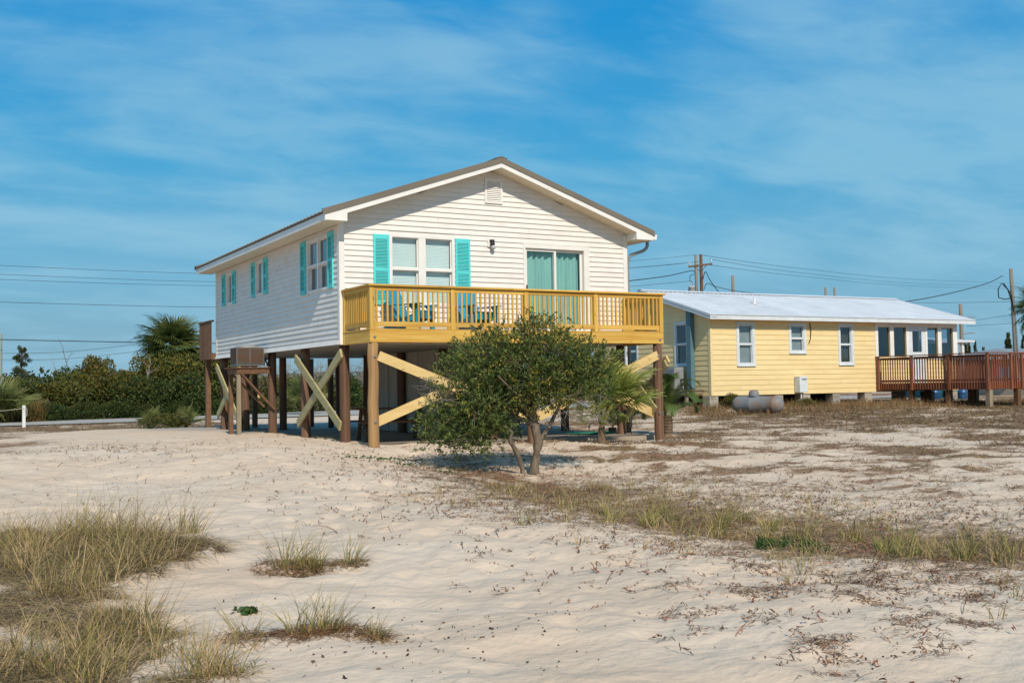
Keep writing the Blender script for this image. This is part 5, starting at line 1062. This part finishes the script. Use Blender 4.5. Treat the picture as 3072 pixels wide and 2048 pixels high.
def bare_tree(x, y, z, H_, label, seed):
    g = np.random.default_rng(seed); T = thing('bare_tree', (x, y, z), label, 'tree'); m = MB(); m2 = MB()
    def br(p, d, L_, r_, lv):
        q = [p]
        for s_ in range(4): d = nrm((d + g.normal(size=3) * .14)[None])[0]; q.append(q[-1] + d * L_ / 4)
        (m if lv == 0 else m2).tube(q, [r_ * (1 - .16 * k) for k in range(5)], 5, cap=False)
        if lv < 3:
            for b in range(3): br(q[1 + b % 4], nrm((d + g.normal(size=3) * .55 + UP * .1)[None])[0], L_ * .55, r_ * .5, lv + 1)
    br(np.array([x, y, z - .2]), np.array([.05, 0, 1.]), H_ * .75, .06, 0); m.build('trunk', 'twig', T, smooth=True); m2.build('branches', 'twig', T)
bare_tree(-1.15, 38.6, .2, 3.6, 'leafless pale tree at the left, its trunk in front of the pines', 1); bare_tree(.35, 43, .2, 4.3, 'thin leafless tree behind the hedge, left of its middle', 2); bare_tree(1.55, 42, .2, 3.4, 'short leafless tree tip above the hedge near its middle', 5)
bare_tree(7.0, 38.9, .2, 3.6, 'leafless twiggy tree behind the hedge, under the house end', 8); bare_tree(3.0, 36.6, 1.2, 2.3, 'brown withered branch tip sticking out of the hedge top', 11)
# far woodland
n_ = 15000; X = rng.uniform(-60, 130, n_); Y = 118 + rng.uniform(0, 26, n_) + .0 * X; hh = 2.6 + 1.4 * vnoise(X, Y * .2, 6, 5) + .9 * vnoise(X, Y * .2, 1.7, 6); C = np.stack([X, Y, .2 + hh * rng.random(n_) ** .6], 1)
v, f, c = leafq(C, rng.normal(size=(n_, 3)) + UP * .8, .75, .38, pick([(.03, .048, .016), (.042, .06, .02), (.055, .065, .022)], n_, .25)); wd_ = fast('far_woodland', v, f, 'leaf', c); wd_['kind'] = 'stuff'
n_ = 5000; X = rng.uniform(-30, 110, n_); Y = 56 + rng.uniform(0, 14, n_); C = np.stack([X, Y, .15 + .9 * rng.random(n_) ** 1.5], 1); v, f, c = leafq(C, rng.normal(size=(n_, 3)) * .5 + UP, .5, .16, pick([(.19, .14, .075), (.14, .11, .05), (.24, .18, .10)], n_, .2)); q_ = fast('marsh_grass', v, f, 'dead', c); q_['kind'] = 'stuff'

# ---------------------------------------------------------------- grasses and litter
def tuftbase(cx_, cy_, r_, n):
    a = rng.uniform(0, 6.28, n); rr = r_ * np.sqrt(rng.random(n)); x = cx_ + rr * np.cos(a); y = cy_ + rr * np.sin(a); return np.stack([x, y, gs(x, y) - .01], 1), np.stack([np.cos(a), np.sin(a), np.zeros(n)], 1)
GRN = [(.30, .255, .06), (.22, .215, .055), (.40, .31, .08), (.16, .185, .06)]; STR = [(.46, .33, .155), (.39, .27, .12), (.52, .39, .21)]; BRN = [(.33, .215, .125), (.26, .17, .10), (.41, .28, .16), (.20, .135, .085)]
def tuft(x, y, r_, n, ln, lean=.35, dry=.3, wd=.0045):
    B, A = tuftbase(x, y, r_, n); k = rng.random(n); A = A * (lean * rng.random((n, 1)) + .05) + rng.normal(size=(n, 3)) * .12 + UP + np.array([.10, .02, 0]); L_ = ln * (.45 + .6 * rng.random(n))
    isd = rng.random((n, 1)) < dry; c0 = np.where(isd, pick(STR, n), pick(GRN, n)); c1 = np.where(isd, pick(STR, n), pick(GRN, n) * .75 + pick(STR, n) * .25)
    return blades(B, A, L_, wd * (.7 + .6 * rng.random(n)), .10 + .22 * rng.random(n), c0, c1, 4)
def mat_(x, y, ln, wd, cols, lean=1.1, bend=.5):
    n = len(x); B = np.stack([x, y, gs(x, y) + rng.random(n) * .01], 1); a = rng.uniform(0, 6.28, n); A = np.stack([np.cos(a) * lean, np.sin(a) * lean, .35 + rng.random(n) * .9], 1)
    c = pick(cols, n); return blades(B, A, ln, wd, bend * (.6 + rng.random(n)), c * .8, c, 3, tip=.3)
# left foreground: grey brown mat with green yellow blades standing in it
n_ = 95000; X = rng.uniform(-8.6, -5.2, n_); Y = rng.uniform(-16, -9, n_); dn = vnoise(X, Y, .55, 21) * .6 + vnoise(X, Y, .2, 22) * .4; hole = np.exp(-((X + 6.15) ** 2 / .05 + (Y + 13.3) ** 2 / .12)) + .8 * np.exp(-((X + 6.35) ** 2 / .04 + (Y + 15.2) ** 2 / .1))
keep = inpoly(X + (vnoise(X, Y, .35, 26) - .5) * .5, Y + (vnoise(X, Y, .4, 27) - .5) * .7, FG) & (dn - hole * .5 > .28 + .16 * rng.random(n_)); X, Y = X[keep], Y[keep]
md = np.exp(-((X + 6.15) ** 2 + (Y + 11.4) ** 2) / 1.2); L_ = (.10 + .14 * rng.random(len(X))) * (1 + .9 * md)
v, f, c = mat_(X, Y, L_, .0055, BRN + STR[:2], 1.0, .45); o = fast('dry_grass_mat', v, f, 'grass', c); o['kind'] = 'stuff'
TT = []
for _ in range(2600):
    x, y = rng.uniform(-8.4, -5.3), rng.uniform(-15.8, -9.6)
    if not inpoly(np.array([x]), np.array([y]), FG)[0] or vnoise(np.array([x]), np.array([y]), .6, 25)[0] < .43: continue
    if math.hypot(x + 6.15, y + 13.3) < .35 : continue
    tall = .31 + .22 * math.exp(-((x + 6.1) ** 2 + (y + 11.2) ** 2) / .8)
    TT.append(tuft(x, y, .08, rng.integers(8, 28), tall * rng.uniform(.75, 1.5), .55, .52, .0058))
    if len(TT) > 360: break
v, f, c = merge(TT); o = fast('dune_grass', v, f, 'grass', c); o['kind'] = 'stuff'
# single tufts on the open sand
for i, (x, y, r_, n, ln, lb) in enumerate(((-5.13, -12.76, .12, 60, .42, 'isolated yellow green grass tuft on open sand, larger of the left pair'), (-4.97, -12.83, .09, 45, .40, 'isolated yellow green grass tuft on open sand, right one of the left pair'), (-4.66, -12.88, .07, 26, .40, 'thin sparse grass tuft alone on the open sand in front of the house'),
                                  (-5.72, -14.97, .10, 45, .36, 'near grass tuft at the bottom of the picture, leftmost of three'), (-5.60, -15.05, .09, 40, .34, 'near grass tuft at the bottom of the picture, middle of three'), (-5.42, -15.26, .05, 22, .22, 'small dry near grass tuft at the bottom, rightmost of three'), (-6.05, -14.9, .08, 26, .30, 'thin near grass tuft between the big grass patch and three tufts'))):
    T = thing('grass_tuft', (x, y, float(gs(x, y))), lb, 'grass'); v, f, c = tuft(x, y, r_, int(n * 1.5), ln * 1.12, .5, .3, .0062); fast('blades', v, f, 'grass', c, T)
    k = n * 7; B, A = tuftbase(x, y, r_ * 2.2, k); v, f, c = mat_(B[:, 0], B[:, 1], .10 + .09 * rng.random(k), .0058, [(.30, .17, .07), (.24, .13, .055), (.36, .23, .10)], 1.2, .4); fast('dry_base', v, f, 'grass', c, T)
# strip of thatch from the tree to the right edge
n_ = 150000; X = rng.uniform(-3, 4, n_); Y = rng.uniform(-17.5, -2, n_); bd = band_d(X, Y); keep = rng.random(n_) < cover(X, Y) ** 1.2 * (bd < 1.8) * np.where(Y > -7, .6, 1.); X, Y = X[keep], Y[keep]
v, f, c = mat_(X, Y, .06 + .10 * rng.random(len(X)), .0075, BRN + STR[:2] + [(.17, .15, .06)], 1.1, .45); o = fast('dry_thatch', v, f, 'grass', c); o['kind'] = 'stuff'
gt = [(-2.72, -13.22), (-2.52, -11.84), (-2.3, -11.71), (-2.16, -12.1), (-1.37, -11.75), (-.88, -11.78), (-.96, -12.22), (-1.03, -12.63), (-.69, -12.58), (-.1, -12.69), (-.37, -13.4), (-.37, -14.43), (-.52, -14.77), (-.24, -14.75), (-.42, -15.25), (-.19, -15.41), (.22, -15.29), (.02, -13.69), (-.55, -11.6), (-.3, -12.2), (.1, -14.2), (.2, -12.0), (-1.2, -12.1), (-.6, -13.2), (-.1, -15.0), (-1.15, -11.2)]
for i, (x, y) in enumerate(gt):
    T = thing('grass_tuft', (x, y, float(gs(x, y))), (('lone thin green tuft at the front edge of the thatch strip', 'thin green tuft on the sand, leftmost beside the thatch strip', 'thin green tuft on the sand, second from the left by the strip', 'thin green tuft between the lone front tuft and the strip')[i] if i < 4 else 'green grass tuft standing in the brown thatch strip right of the tree'), 'grass', 'green tufts in the thatch strip'); sp_ = i < 4
    v, f, c = tuft(x, y, .05 if sp_ else .09, int(rng.integers(12, 22)) if sp_ else int(rng.integers(34, 70)), rng.uniform(.28, .42), .28, .2, .0085); fast('blades', v, f, 'grass', c, T)
SG_ = []
for _ in range(950):
    x, y = rng.uniform(-2.5, 2.2), rng.uniform(-17, -7.5); b_ = float(band_d(np.array([x]), np.array([y]))[0])
    if rng.random() > math.exp(-b_ * b_ * .85) or vnoise(np.array([x]), np.array([y]), .5, 33)[0] < .42: continue
    SG_.append(tuft(x, y, .07, int(rng.integers(5, 16)), rng.uniform(.12, .32), .4, .6, .0075))
v, f, c = merge(SG_); o = fast('strip_grass', v, f, 'grass', c); o['kind'] = 'stuff'
# dead runners and seedlings on the sand
n_ = 16000; X = rng.uniform(-4.2, 14, n_); Y = rng.uniform(-17.5, 3, n_); w_ = .9 * np.exp(-np.clip(band_d(X, Y) - .6, 0, 9) ** 2 / 3.2) * (vnoise(X, Y, .45, 41) > .45) + .03
for (a, b, s_) in ((-2.0, -13.2, .5), (-2.4, -15.4, .7), (-1.6, -16.2, .5), (-3.6, -16.8, .4), (-1.0, -7.4, .7), (-1.45, -10.6, .6), (-1.9, -12.3, .5), (-.7, -6.4, .9), (-.6, -8, .8), (-1.6, -10, .7), (-1.5, -7.9, .6), (-2.7, -14.4, .6), (-3.0, -15.9, .5)): w_ = np.maximum(w_, .9 * np.exp(-((X - a) ** 2 + (Y - b) ** 2) / s_ ** 2) * (vnoise(X, Y, .3, 42) > .42))
keep = rng.random(n_) < w_; X, Y = X[keep], Y[keep]; n_ = len(X); B = np.stack([X, Y, gs(X, Y) + .004], 1); a = rng.uniform(0, 6.28, n_); A = np.stack([np.cos(a), np.sin(a), .15 + .8 * rng.random(n_)], 1); cc = pick([(.22, .11, .06), (.17, .085, .05), (.28, .15, .08), (.14, .09, .06)], n_)
A = nrm(A); L_ = (.06 + .12 * rng.random(n_)) * np.where(Y < -9, 1.15, 1); p1 = blades(B, A, L_, .0065, .1 + .4 * rng.random(n_), cc, cc * .9, 4, tip=.5)
P_ = [p1]
for q in range(7):
    sel = rng.random(n_) < .75; t = .2 + .8 * rng.random((n_, 1)); C = B + A * t * L_[:, None] * np.array([1, 1, .55]) + rng.normal(size=(n_, 3)) * .006; P_.append(leafq(C[sel], A[sel] + rng.normal(size=(sel.sum(), 3)) * .8, .018 + .026 * rng.random(sel.sum()), .007 + .007 * rng.random(sel.sum()), cc[sel] * rng.uniform(.8, 1.25)))
v, f, c = merge(P_); o = fast('dead_runners', v, f, 'dead', c); o['kind'] = 'stuff'
n_ = 420; X = np.concatenate([rng.normal(-4.6, .9, 260), rng.uniform(-7, -2, 160)]); Y = np.concatenate([rng.normal(.2, 1.3, 260), rng.uniform(-12, 6, 160)]); B = np.stack([X, Y, gs(X, Y)], 1); a = rng.uniform(0, 6.28, n_); A = np.stack([np.cos(a), np.sin(a), .5 + rng.random(n_)], 1); cc = pick([(.24, .13, .07), (.19, .10, .06), (.30, .19, .10)], n_)
v, f, c = blades(B, A, .12 + .14 * rng.random(n_), .009, .3, cc, cc, 4, tip=.4); v2, f2, c2 = blades(B, A + rng.normal(size=(n_, 3)) * .8, .14, .010, .25, cc, cc, 4, tip=.4); v, f, c = merge([(v, f, c), (v2, f2, c2)]); o = fast('dead_twigs', v, f, 'dead', c); o['kind'] = 'stuff'
P_ = []
for k_ in range(95):
    x, y = (rng.uniform(-3.9, -.6), rng.uniform(-17.2, -14.6)) if k_ < 55 else (rng.normal(-1.0, .7), rng.normal(-8.0, 1.4)); m_ = int(rng.integers(30, 110)); sx_, sy_ = rng.uniform(.04, .14), rng.uniform(.03, .10)
    P_.append(mat_(x + rng.normal(size=m_) * sx_, y + rng.normal(size=m_) * sy_, .03 + .05 * rng.random(m_), .007, [(.27, .15, .085), (.20, .11, .07), (.33, .20, .115), (.16, .095, .06)], 1.2, .4))
v, f, c = merge(P_); o = fast('dead_mats', v, f, 'dead', c); o['kind'] = 'stuff'
# tufts over the right field, weeds along the cottage, back verge
n_ = 210000; X = rng.uniform(1, 34, n_); Y = rng.uniform(-14, 10, n_); cv = cover(X, Y); keep = (rng.random(n_) < cv ** 1.6 * .9) & (band_d(X, Y) > .8) & ~((X > .2) & (X < 7.3) & (Y > -1.0)) & (Y < 9.1); X, Y = X[keep], Y[keep]
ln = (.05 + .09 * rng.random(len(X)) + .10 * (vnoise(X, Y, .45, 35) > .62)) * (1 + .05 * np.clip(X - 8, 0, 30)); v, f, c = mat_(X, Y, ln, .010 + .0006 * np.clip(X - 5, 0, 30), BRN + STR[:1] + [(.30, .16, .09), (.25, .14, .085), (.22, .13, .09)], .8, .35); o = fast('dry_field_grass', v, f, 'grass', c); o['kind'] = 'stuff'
n_ = 14000; X = rng.uniform(14.5, 33, n_); Y = rng.uniform(5.2, 9.2, n_) + rng.normal(size=n_) * .4; keep = rng.random(n_) < np.clip(vnoise(X, Y, .9, 51) * 1.6 - .25, .05, 1) * np.where(X > 25.6, .8, 1); X, Y = X[keep], Y[keep]; n_ = len(X); B = np.stack([X, Y, gs(X, Y) - .02], 1); A = rng.normal(size=(n_, 3)) * .28 + UP; cc = pick([(.32, .19, .08), (.26, .14, .06), (.34, .25, .12), (.19, .17, .07)], n_)
v, f, c = blades(B, A, .16 + .30 * rng.random(n_) ** 1.5, .016, .22, cc * .85, cc, 3); o = fast('dry_weeds', v, f, 'grass', c); o['kind'] = 'stuff'
n_ = 16000; X = rng.uniform(-9, 4, n_); Y = rng.uniform(12, 27.5, n_); keep = rng.random(n_) < np.clip(cover(X, Y), 0, 1) * (1 / (1 + np.exp(-(Y - 14.5)))) ; X, Y = X[keep], Y[keep]; v, f, c = mat_(X, Y, .10 + .08 * rng.random(len(X)), .014, BRN + [(.22, .19, .08), (.28, .17, .08)], .7, .3); o = fast('verge_grass', v, f, 'grass', c); o['kind'] = 'stuff'
n_ = 2600; X = rng.uniform(-6.5, -2.2, n_); Y = rng.uniform(33.4, 35.2, n_) ; B = np.stack([X, Y, np.full(n_, .15)], 1); A = rng.normal(size=(n_, 3)) * .22 + UP; cc = pick([(.24, .17, .04), (.17, .15, .045), (.30, .20, .06)], n_); v, f, c = blades(B, A, .7 + .7 * rng.random(n_), .03, .15, cc * .7, cc, 3); o = fast('tall_gold_grass', v, f, 'grass', c); o['kind'] = 'stuff'
n_ = 1500; X = rng.uniform(-.1, .7, n_) ; Y = rng.uniform(-.9, 9.5, n_); B = np.stack([X * .45 + .1, Y, gs(X * .45 + .1, Y) - .01], 1); keep = vnoise(X * 3, Y, 1.1, 61) > .5; B = B[keep]; n_ = len(B); A = rng.normal(size=(n_, 3)) * .5 + UP; cc = pick([(.10, .15, .04), (.15, .18, .05), (.20, .16, .07)], n_); v, f, c = blades(B, A, .06 + .09 * rng.random(n_), .010, .3, cc, cc, 3); o = fast('slab_edge_grass', v, f, 'grass', c); o['kind'] = 'stuff'
# leaf litter, seeds and dark bits; green runners on the sand left of the tree
n_ = 1650; X = np.concatenate([rng.uniform(-8, 2, 900), rng.normal(-5.2, .5, 150), rng.uniform(-6, 0, 600)]); Y = np.concatenate([rng.uniform(-16.5, 0, 900), rng.normal(-15.6, .35, 150), rng.uniform(-8, 4, 600)]); C = np.stack([X, Y, gs(X, Y) + .006], 1); D_ = rng.normal(size=(n_, 3)); D_[:, 2] *= .35
v, f, c = leafq(C, D_, .012 + .026 * rng.random(n_) ** 2, .007 + .010 * rng.random(n_), pick([(.06, .04, .028), (.12, .075, .045), (.17, .10, .055), (.04, .03, .025)], n_)); o = fast('leaf_litter', v, f, 'dead', c); o['kind'] = 'stuff'
P_ = []
for (x, y, s_) in ((-.35, -3.7, .22), (-.5, -4.6, .2), (-.75, -3.9, .3), (-.1, -5.3, .15), (-1.0, -3.4, .4), (-.45, -5.9, .12), (-5.84, -14.22, .035), (-.25, -3.2, .3)):
    k = 46; X = x + rng.normal(size=k) * s_; Y = y + rng.normal(size=k) * s_ * .8; C = np.stack([X, Y, gs(X, Y) + .02 + .02 * rng.random(k)], 1); P_.append(leafq(C, rng.normal(size=(k, 3)) * np.array([1, 1, .3]), .045, .035, pick([(.07, .12, .03), (.10, .15, .035), (.05, .10, .03)], k)))
v, f, c = merge(P_); v[:, 2] -= .012; o = fast('green_runners', v, f, 'leaf', c); o['kind'] = 'stuff'
n_ = 700; X = rng.normal(5.9, 1.1, n_); Y = -1.9 + rng.normal(size=n_) * .45; C = np.stack([X, Y, gs(X, Y) + .008], 1); v, f, c = leafq(C, rng.normal(size=(n_, 3)), .03, .03, pick([(.62, .56, .50), (.52, .45, .38), (.7, .66, .6)], n_, .1)); o = fast('shell_gravel', v, f, 'dead', c); o['kind'] = 'stuff'

# ---------------------------------------------------------------- street things far and near
T = thing('rope_post', (-3.85, 24.9, .2), 'white painted post with a slack rope tied to it beside the road', 'post')
z0 = gz(-3.85, 24.9); MB().cbox(-3.91, -3.79, 24.84, 24.96, z0 - .2, z0 + .86, .01).build('post', 'whitepost', T); MB().tube([(-3.85, 24.82, z0 + .74), (-4.6, 25.2, z0 + .66), (-5.4, 25.6, z0 + .62), (-6.6, 26.1, z0 + .66)], .012, 6).build('rope', 'rope', T); MB().tube([(-3.78, 24.82, z0 + .76), (-3.74, 24.82, z0 + .66), (-3.76, 24.82, z0 + .42)], .014, 6).build('rope_end', 'rope', T)
z0 = .2; tag(MB().cbox(8.95, 9.09, 37.6, 37.74, 0, 1.27, .01).build('marker_stake', 'stake'), 'raw yellow wooden marker stake across the road seen under the house', 'stake')
T = thing('wheeled_bin', (2.05, 36.75, .2), 'blue wheeled bin half hidden in the hedge', 'bin')
MB().prism([(1.83, 36.5, 1.02), (2.27, 36.5, 1.02), (2.20, 36.5, .25), (1.90, 36.5, .25)], (0, .5, 0)).build('body', 'bluebin', T); MB().cbox(1.78, 2.32, 36.44, 37.04, 1.025, 1.12, .02).build('lid', 'bluebin', T)
def upole(x, y, z0, z1, r_, label, mat='pole', grp=None, lean=(0, 0)):
    T = thing('utility_pole', (x, y, z0), label, 'utility pole', grp); k = 6; MB().tube([(x + lean[0] * (i / k), y + lean[1] * (i / k), z0 - .3 + (z1 - z0 + .3) * i / k) for i in range(k + 1)], [r_ * (1.15 - .25 * i / k) for i in range(k + 1)], 12).build('pole', mat, T, smooth=True); return T
T = upole(54.55, 56.0, .4, 13.05, .15, 'front tan pole of the double utility pole behind the cottage roof', 'polegrey', None, (-.02, 0))
MB().lathe((54.12, 56.2, 9.35), [(.24, 0), (.27, .05), (.28, .75), (.30, .76), (.30, .82), (.2, .9), (0, .92)], 16).build('transformer', 'porcelain', T, smooth=True)
MB().tube([(54.12, 56.1, 10.2), (54.1, 56.1, 10.6), (53.95, 56.2, 10.75), (53.98, 56.2, 11.2), (54.3, 56.0, 11.3)], .03, 6).build('bushing_lead', 'wire', T); MB().lathe((54.05, 56.15, 10.3), [(.07, 0), (.05, .1), (.08, .12), (.05, .25)], 8).build('bushing', 'porcelain', T); MB().lathe((53.85, 56.3, 9.5), [(.03, 0), (.04, .3), (.02, .5)], 6).build('arrester', 'blackplastic', T)
T = upole(54.95, 55.8, .4, 13.1, .16, 'rear brown pole of the double utility pole carrying the crossarm', 'pole')
ca, cb = V(53.85, 56.25, 11.98), V(55.75, 55.2, 12.22); MB().beam(ca, cb, .13, .17).build('crossarm', 'pole', T)
for t in (.03, .97): p = ca + (cb - ca) * t; MB().lathe(p + V(0, 0, .08), [(.03, 0), (.03, .12), (.08, .14), (.05, .22), (.08, .24), (.05, .33), (.02, .36)], 8).build('insulator', 'porcelain', T)
for t in (.2, .8): MB().beam(ca + (cb - ca) * t, V(54.82, 55.72, 11.55), .03, .05).build('arm_brace', 'blackplastic', T)
upole(85.44, 86.85, .4, 15.25, .21, 'single distant utility pole right of the double pole', 'polegrey'); upole(118.16, 102.9, .4, 16.1, .22, 'left of two small distant poles over the cottage roof', 'polegrey'); upole(119.4, 102.2, .4, 16.05, .22, 'right of two small distant poles over the cottage roof', 'polegrey')
T = upole(45.95, 17.64, .5, 7.55, .11, 'leaning grey utility pole with looped cables at the right', 'polegrey', None, (-.24, 0)); MB().tube([(45.78, 17.55, 5.8), (45.85, 17.5, 3.0), (45.95, 17.5, .5)], .05, 8).build('conduit', 'galv', T)
MB().tube([(45.7, 17.6, 5.6), (45.45, 17.7, 6.4), (45.15, 17.85, 6.75), (44.98, 17.95, 6.4), (45.0, 17.95, 5.95), (45.3, 17.8, 5.85), (45.62, 17.6, 5.9)], .03, 6).build('cable_loop', 'wire', T, smooth=True); MB().tube([(45.7, 17.55, 5.2), (45.62, 17.6, 6.1), (45.25, 17.8, 6.75)], .03, 6).build('cable_loop', 'wire', T, smooth=True)
T = upole(85.8, 52.55, .4, 9.05, .2, 'grey light pole with two short arms beside the cottage gable', 'polegrey')
for z in (7.55, 5.95): MB().tube([(85.8, 52.4, z), (86.4, 52.1, z + .12), (86.9, 51.8, z + .12)], .05, 6).build('lamp_arm', 'polegrey', T)
def wire(pts, r_, label, grp=None, n=20):
    P3 = [Vector(p) for p in pts]; out = []
    for i in range(len(P3) - 1):
        a, b, c, d = P3[max(i - 1, 0)], P3[i], P3[i + 1], P3[min(i + 2, len(P3) - 1)]
        for k in range(n): t = k / n; out.append(.5 * ((2 * b) + (c - a) * t + (2 * a - 5 * b + 4 * c - d) * t * t + (3 * b - a - 3 * c + d) * t ** 3))
    out.append(P3[-1]); return tag(MB().tube(out, r_, 5).build('power_line', 'wire'), label, 'power line', grp)
wire([(-8.34, 60.27, 10.42), (-2.3, 61.48, 10.43), (11.24, 60.81, 10.3), (27.12, 59.94, 10.73), (47.32, 56.63, 12.28), (54.6, 55.96, 13.09)], 0.013, 'topmost power line from the left edge to the double pole', None)
wire([(-8.34, 60.29, 9.83), (-2.3, 61.51, 9.81), (12.12, 60.35, 9.66), (27.13, 59.97, 10.19), (47.32, 56.65, 11.69), (53.97, 56.35, 12.38)], 0.013, 'power line running to the left insulator of the double pole', None)
wire([(-8.34, 60.31, 9.54), (-2.3, 61.52, 9.46), (12.12, 60.36, 9.36), (27.13, 59.98, 9.92), (47.32, 56.66, 11.61), (54.87, 55.84, 12.48)], 0.013, 'third power line from the left edge to the double pole', None)
wire([(-8.33, 60.37, 7.94), (-2.29, 61.59, 7.89), (12.24, 60.37, 7.75), (27.14, 60.06, 8.13), (47.33, 56.72, 10.02), (54.09, 56.36, 10.71)], 0.016, 'low thin line from the left edge passing behind the house', None)
wire([(-8.27, 54.74, 5.11), (-2.64, 56.19, 5.04), (6.24, 55.83, 4.88), (12.15, 54.82, 4.79)], 0.028, 'lowest thick black cable at the left going behind the palm', None)
wire([(54.74, 55.89, 13.09), (89.43, 78.82, 15.53), (163.24, 123.34, 20.79), (293.88, 187.56, 29.74)], 0.02, 'highest of three power lines leaving the double pole to the right', None)
wire([(55.61, 55.42, 12.68), (89.44, 78.84, 14.99), (163.25, 123.38, 20.01), (293.89, 187.6, 28.72)], 0.02, 'middle of three power lines leaving the double pole to the right', None)
wire([(55.69, 55.4, 12.13), (89.44, 78.86, 14.57), (163.25, 123.4, 19.49), (293.89, 187.63, 28.11)], 0.02, 'lowest of three power lines leaving the double pole to the right', None)
wire([(54.51, 56.09, 11.43), (53.69, 55.4, 11.54), (52.77, 54.77, 11.41), (47.34, 50.97, 10.41), (38.64, 44.43, 9.1), (25.2, 31.39, 7.17)], 0.035, 'twisted black service cable running left from the double pole to the house', None)
wire([(55.09, 55.8, 10.69), (54.66, 54.86, 11.43), (52.44, 51.57, 10.3), (49.68, 47.43, 9.06), (44.9, 40.99, 7.83)], 0.035, 'black service cable dropping right from the double pole to the cottage', None)
wire([(55.2, 55.77, 9.93), (54.82, 54.82, 10.38), (57.51, 56.76, 10.33), (65.82, 63.57, 10.74), (75.42, 69.65, 11.11)], 0.03, 'slack black cable running right from the double pole behind the roof', None)
wire([(45.3, 17.87, 7.17), (42.79, 17.01, 6.58), (36.86, 14.63, 5.69), (31.91, 12.84, 5.06), (28.65, 12.38, 4.73)], 0.02, 'grey service cable sloping from the right pole to the cottage roof', None)
wire([(77.4, 57.17, 9.43), (83.33, 53.86, 9.22), (91.4, 49.36, 9.2), (95.2, 47.24, 9.2)], 0.018, 'faint level line far behind the cottage ridge', None)
wire([(86.31, 52.29, 7.23), (88.68, 50.95, 7.63), (91.65, 49.28, 8.05)], 0.018, 'thin line rising from the light pole to the palm', 'lines behind the palm')
wire([(86.31, 52.31, 6.79), (89.28, 50.65, 6.94), (91.65, 49.32, 7.1)], 0.018, 'thin line under the rising one behind the palm', None)
wire([(0.99, 111.42, 5.99), (7.47, 107.81, 6.05), (14.91, 103.62, 6.84)], 0.02, 'faint far line over the hedge, upper one', None)
wire([(1.0, 111.45, 5.32), (7.47, 107.84, 5.28), (14.91, 103.65, 6.03)], 0.02, 'faint far line over the hedge, lower one', None)
upole(-2.5, 57.0, .3, 5.45, .055, 'slim grey pole at the left edge above the hedge', 'polegrey')
# far houses at the right
T = thing('white_house', (46, 21, .5), 'white roofed house corner visible beyond the cottage porch', 'house')
MB().prism([(42.0, 19.6, 3.50), (43.75, 18.6, 3.50), (43.75, 18.6, 3.60), (42.0, 19.6, 3.60)], (6, 8, 0)).build('eave', 'whiteroof', T)
MB().add([(42.0, 19.6, 3.605), (43.75, 18.6, 3.605), (49.75, 26.6, 3.605), (48.0, 27.6, 3.605), (42.4, 22.2, 4.0), (46.4, 24.4, 4.0)], [(0, 1, 4), (1, 2, 5, 4), (2, 3, 5), (3, 0, 4, 5)]).build('roof', 'whiteroof', T)
MB().prism([(42.6, 20.6, .4), (43.6, 20.0, .4), (43.6, 20.0, 3.5), (42.6, 20.6, 3.5)], (5, 6.6, 0)).build('wall', 'teal', T); MB().box(43.25, 43.42, 19.05, 19.22, .4, 3.498).build('post', 'whitepost', T); MB().box(42.9, 43.02, 19.25, 19.37, .4, 3.498).build('post', 'whitepost', T)
T = thing('grey_house', (54, 25, .5), 'low grey roofed house far behind the red deck', 'house')
m = MB(); m.box(52.3, 66, 21.5, 29.5, .4, 2.65); m.build('wall', 'storage', T)
MB().add([(51.6, 29.9, 2.66), (51.6, 20.8, 2.66), (67, 20.8, 2.66), (67, 29.9, 2.66), (54.6, 25.3, 3.42), (64, 25.3, 3.42)], [(0, 1, 4), (1, 2, 5, 4), (2, 3, 5), (3, 0, 4, 5)]).build('roof', 'greymetal', T)
for x in (53.5, 56.5, 59.5): MB().box(x, x + 1.1, 21.46, 21.5, 1.2, 2.2).build('window', 'bluewhite', T)
for y in (22.5, 25.5): MB().box(52.26, 52.3, y, y + 1.2, 1.1, 2.2).build('window', 'bluewhite', T)
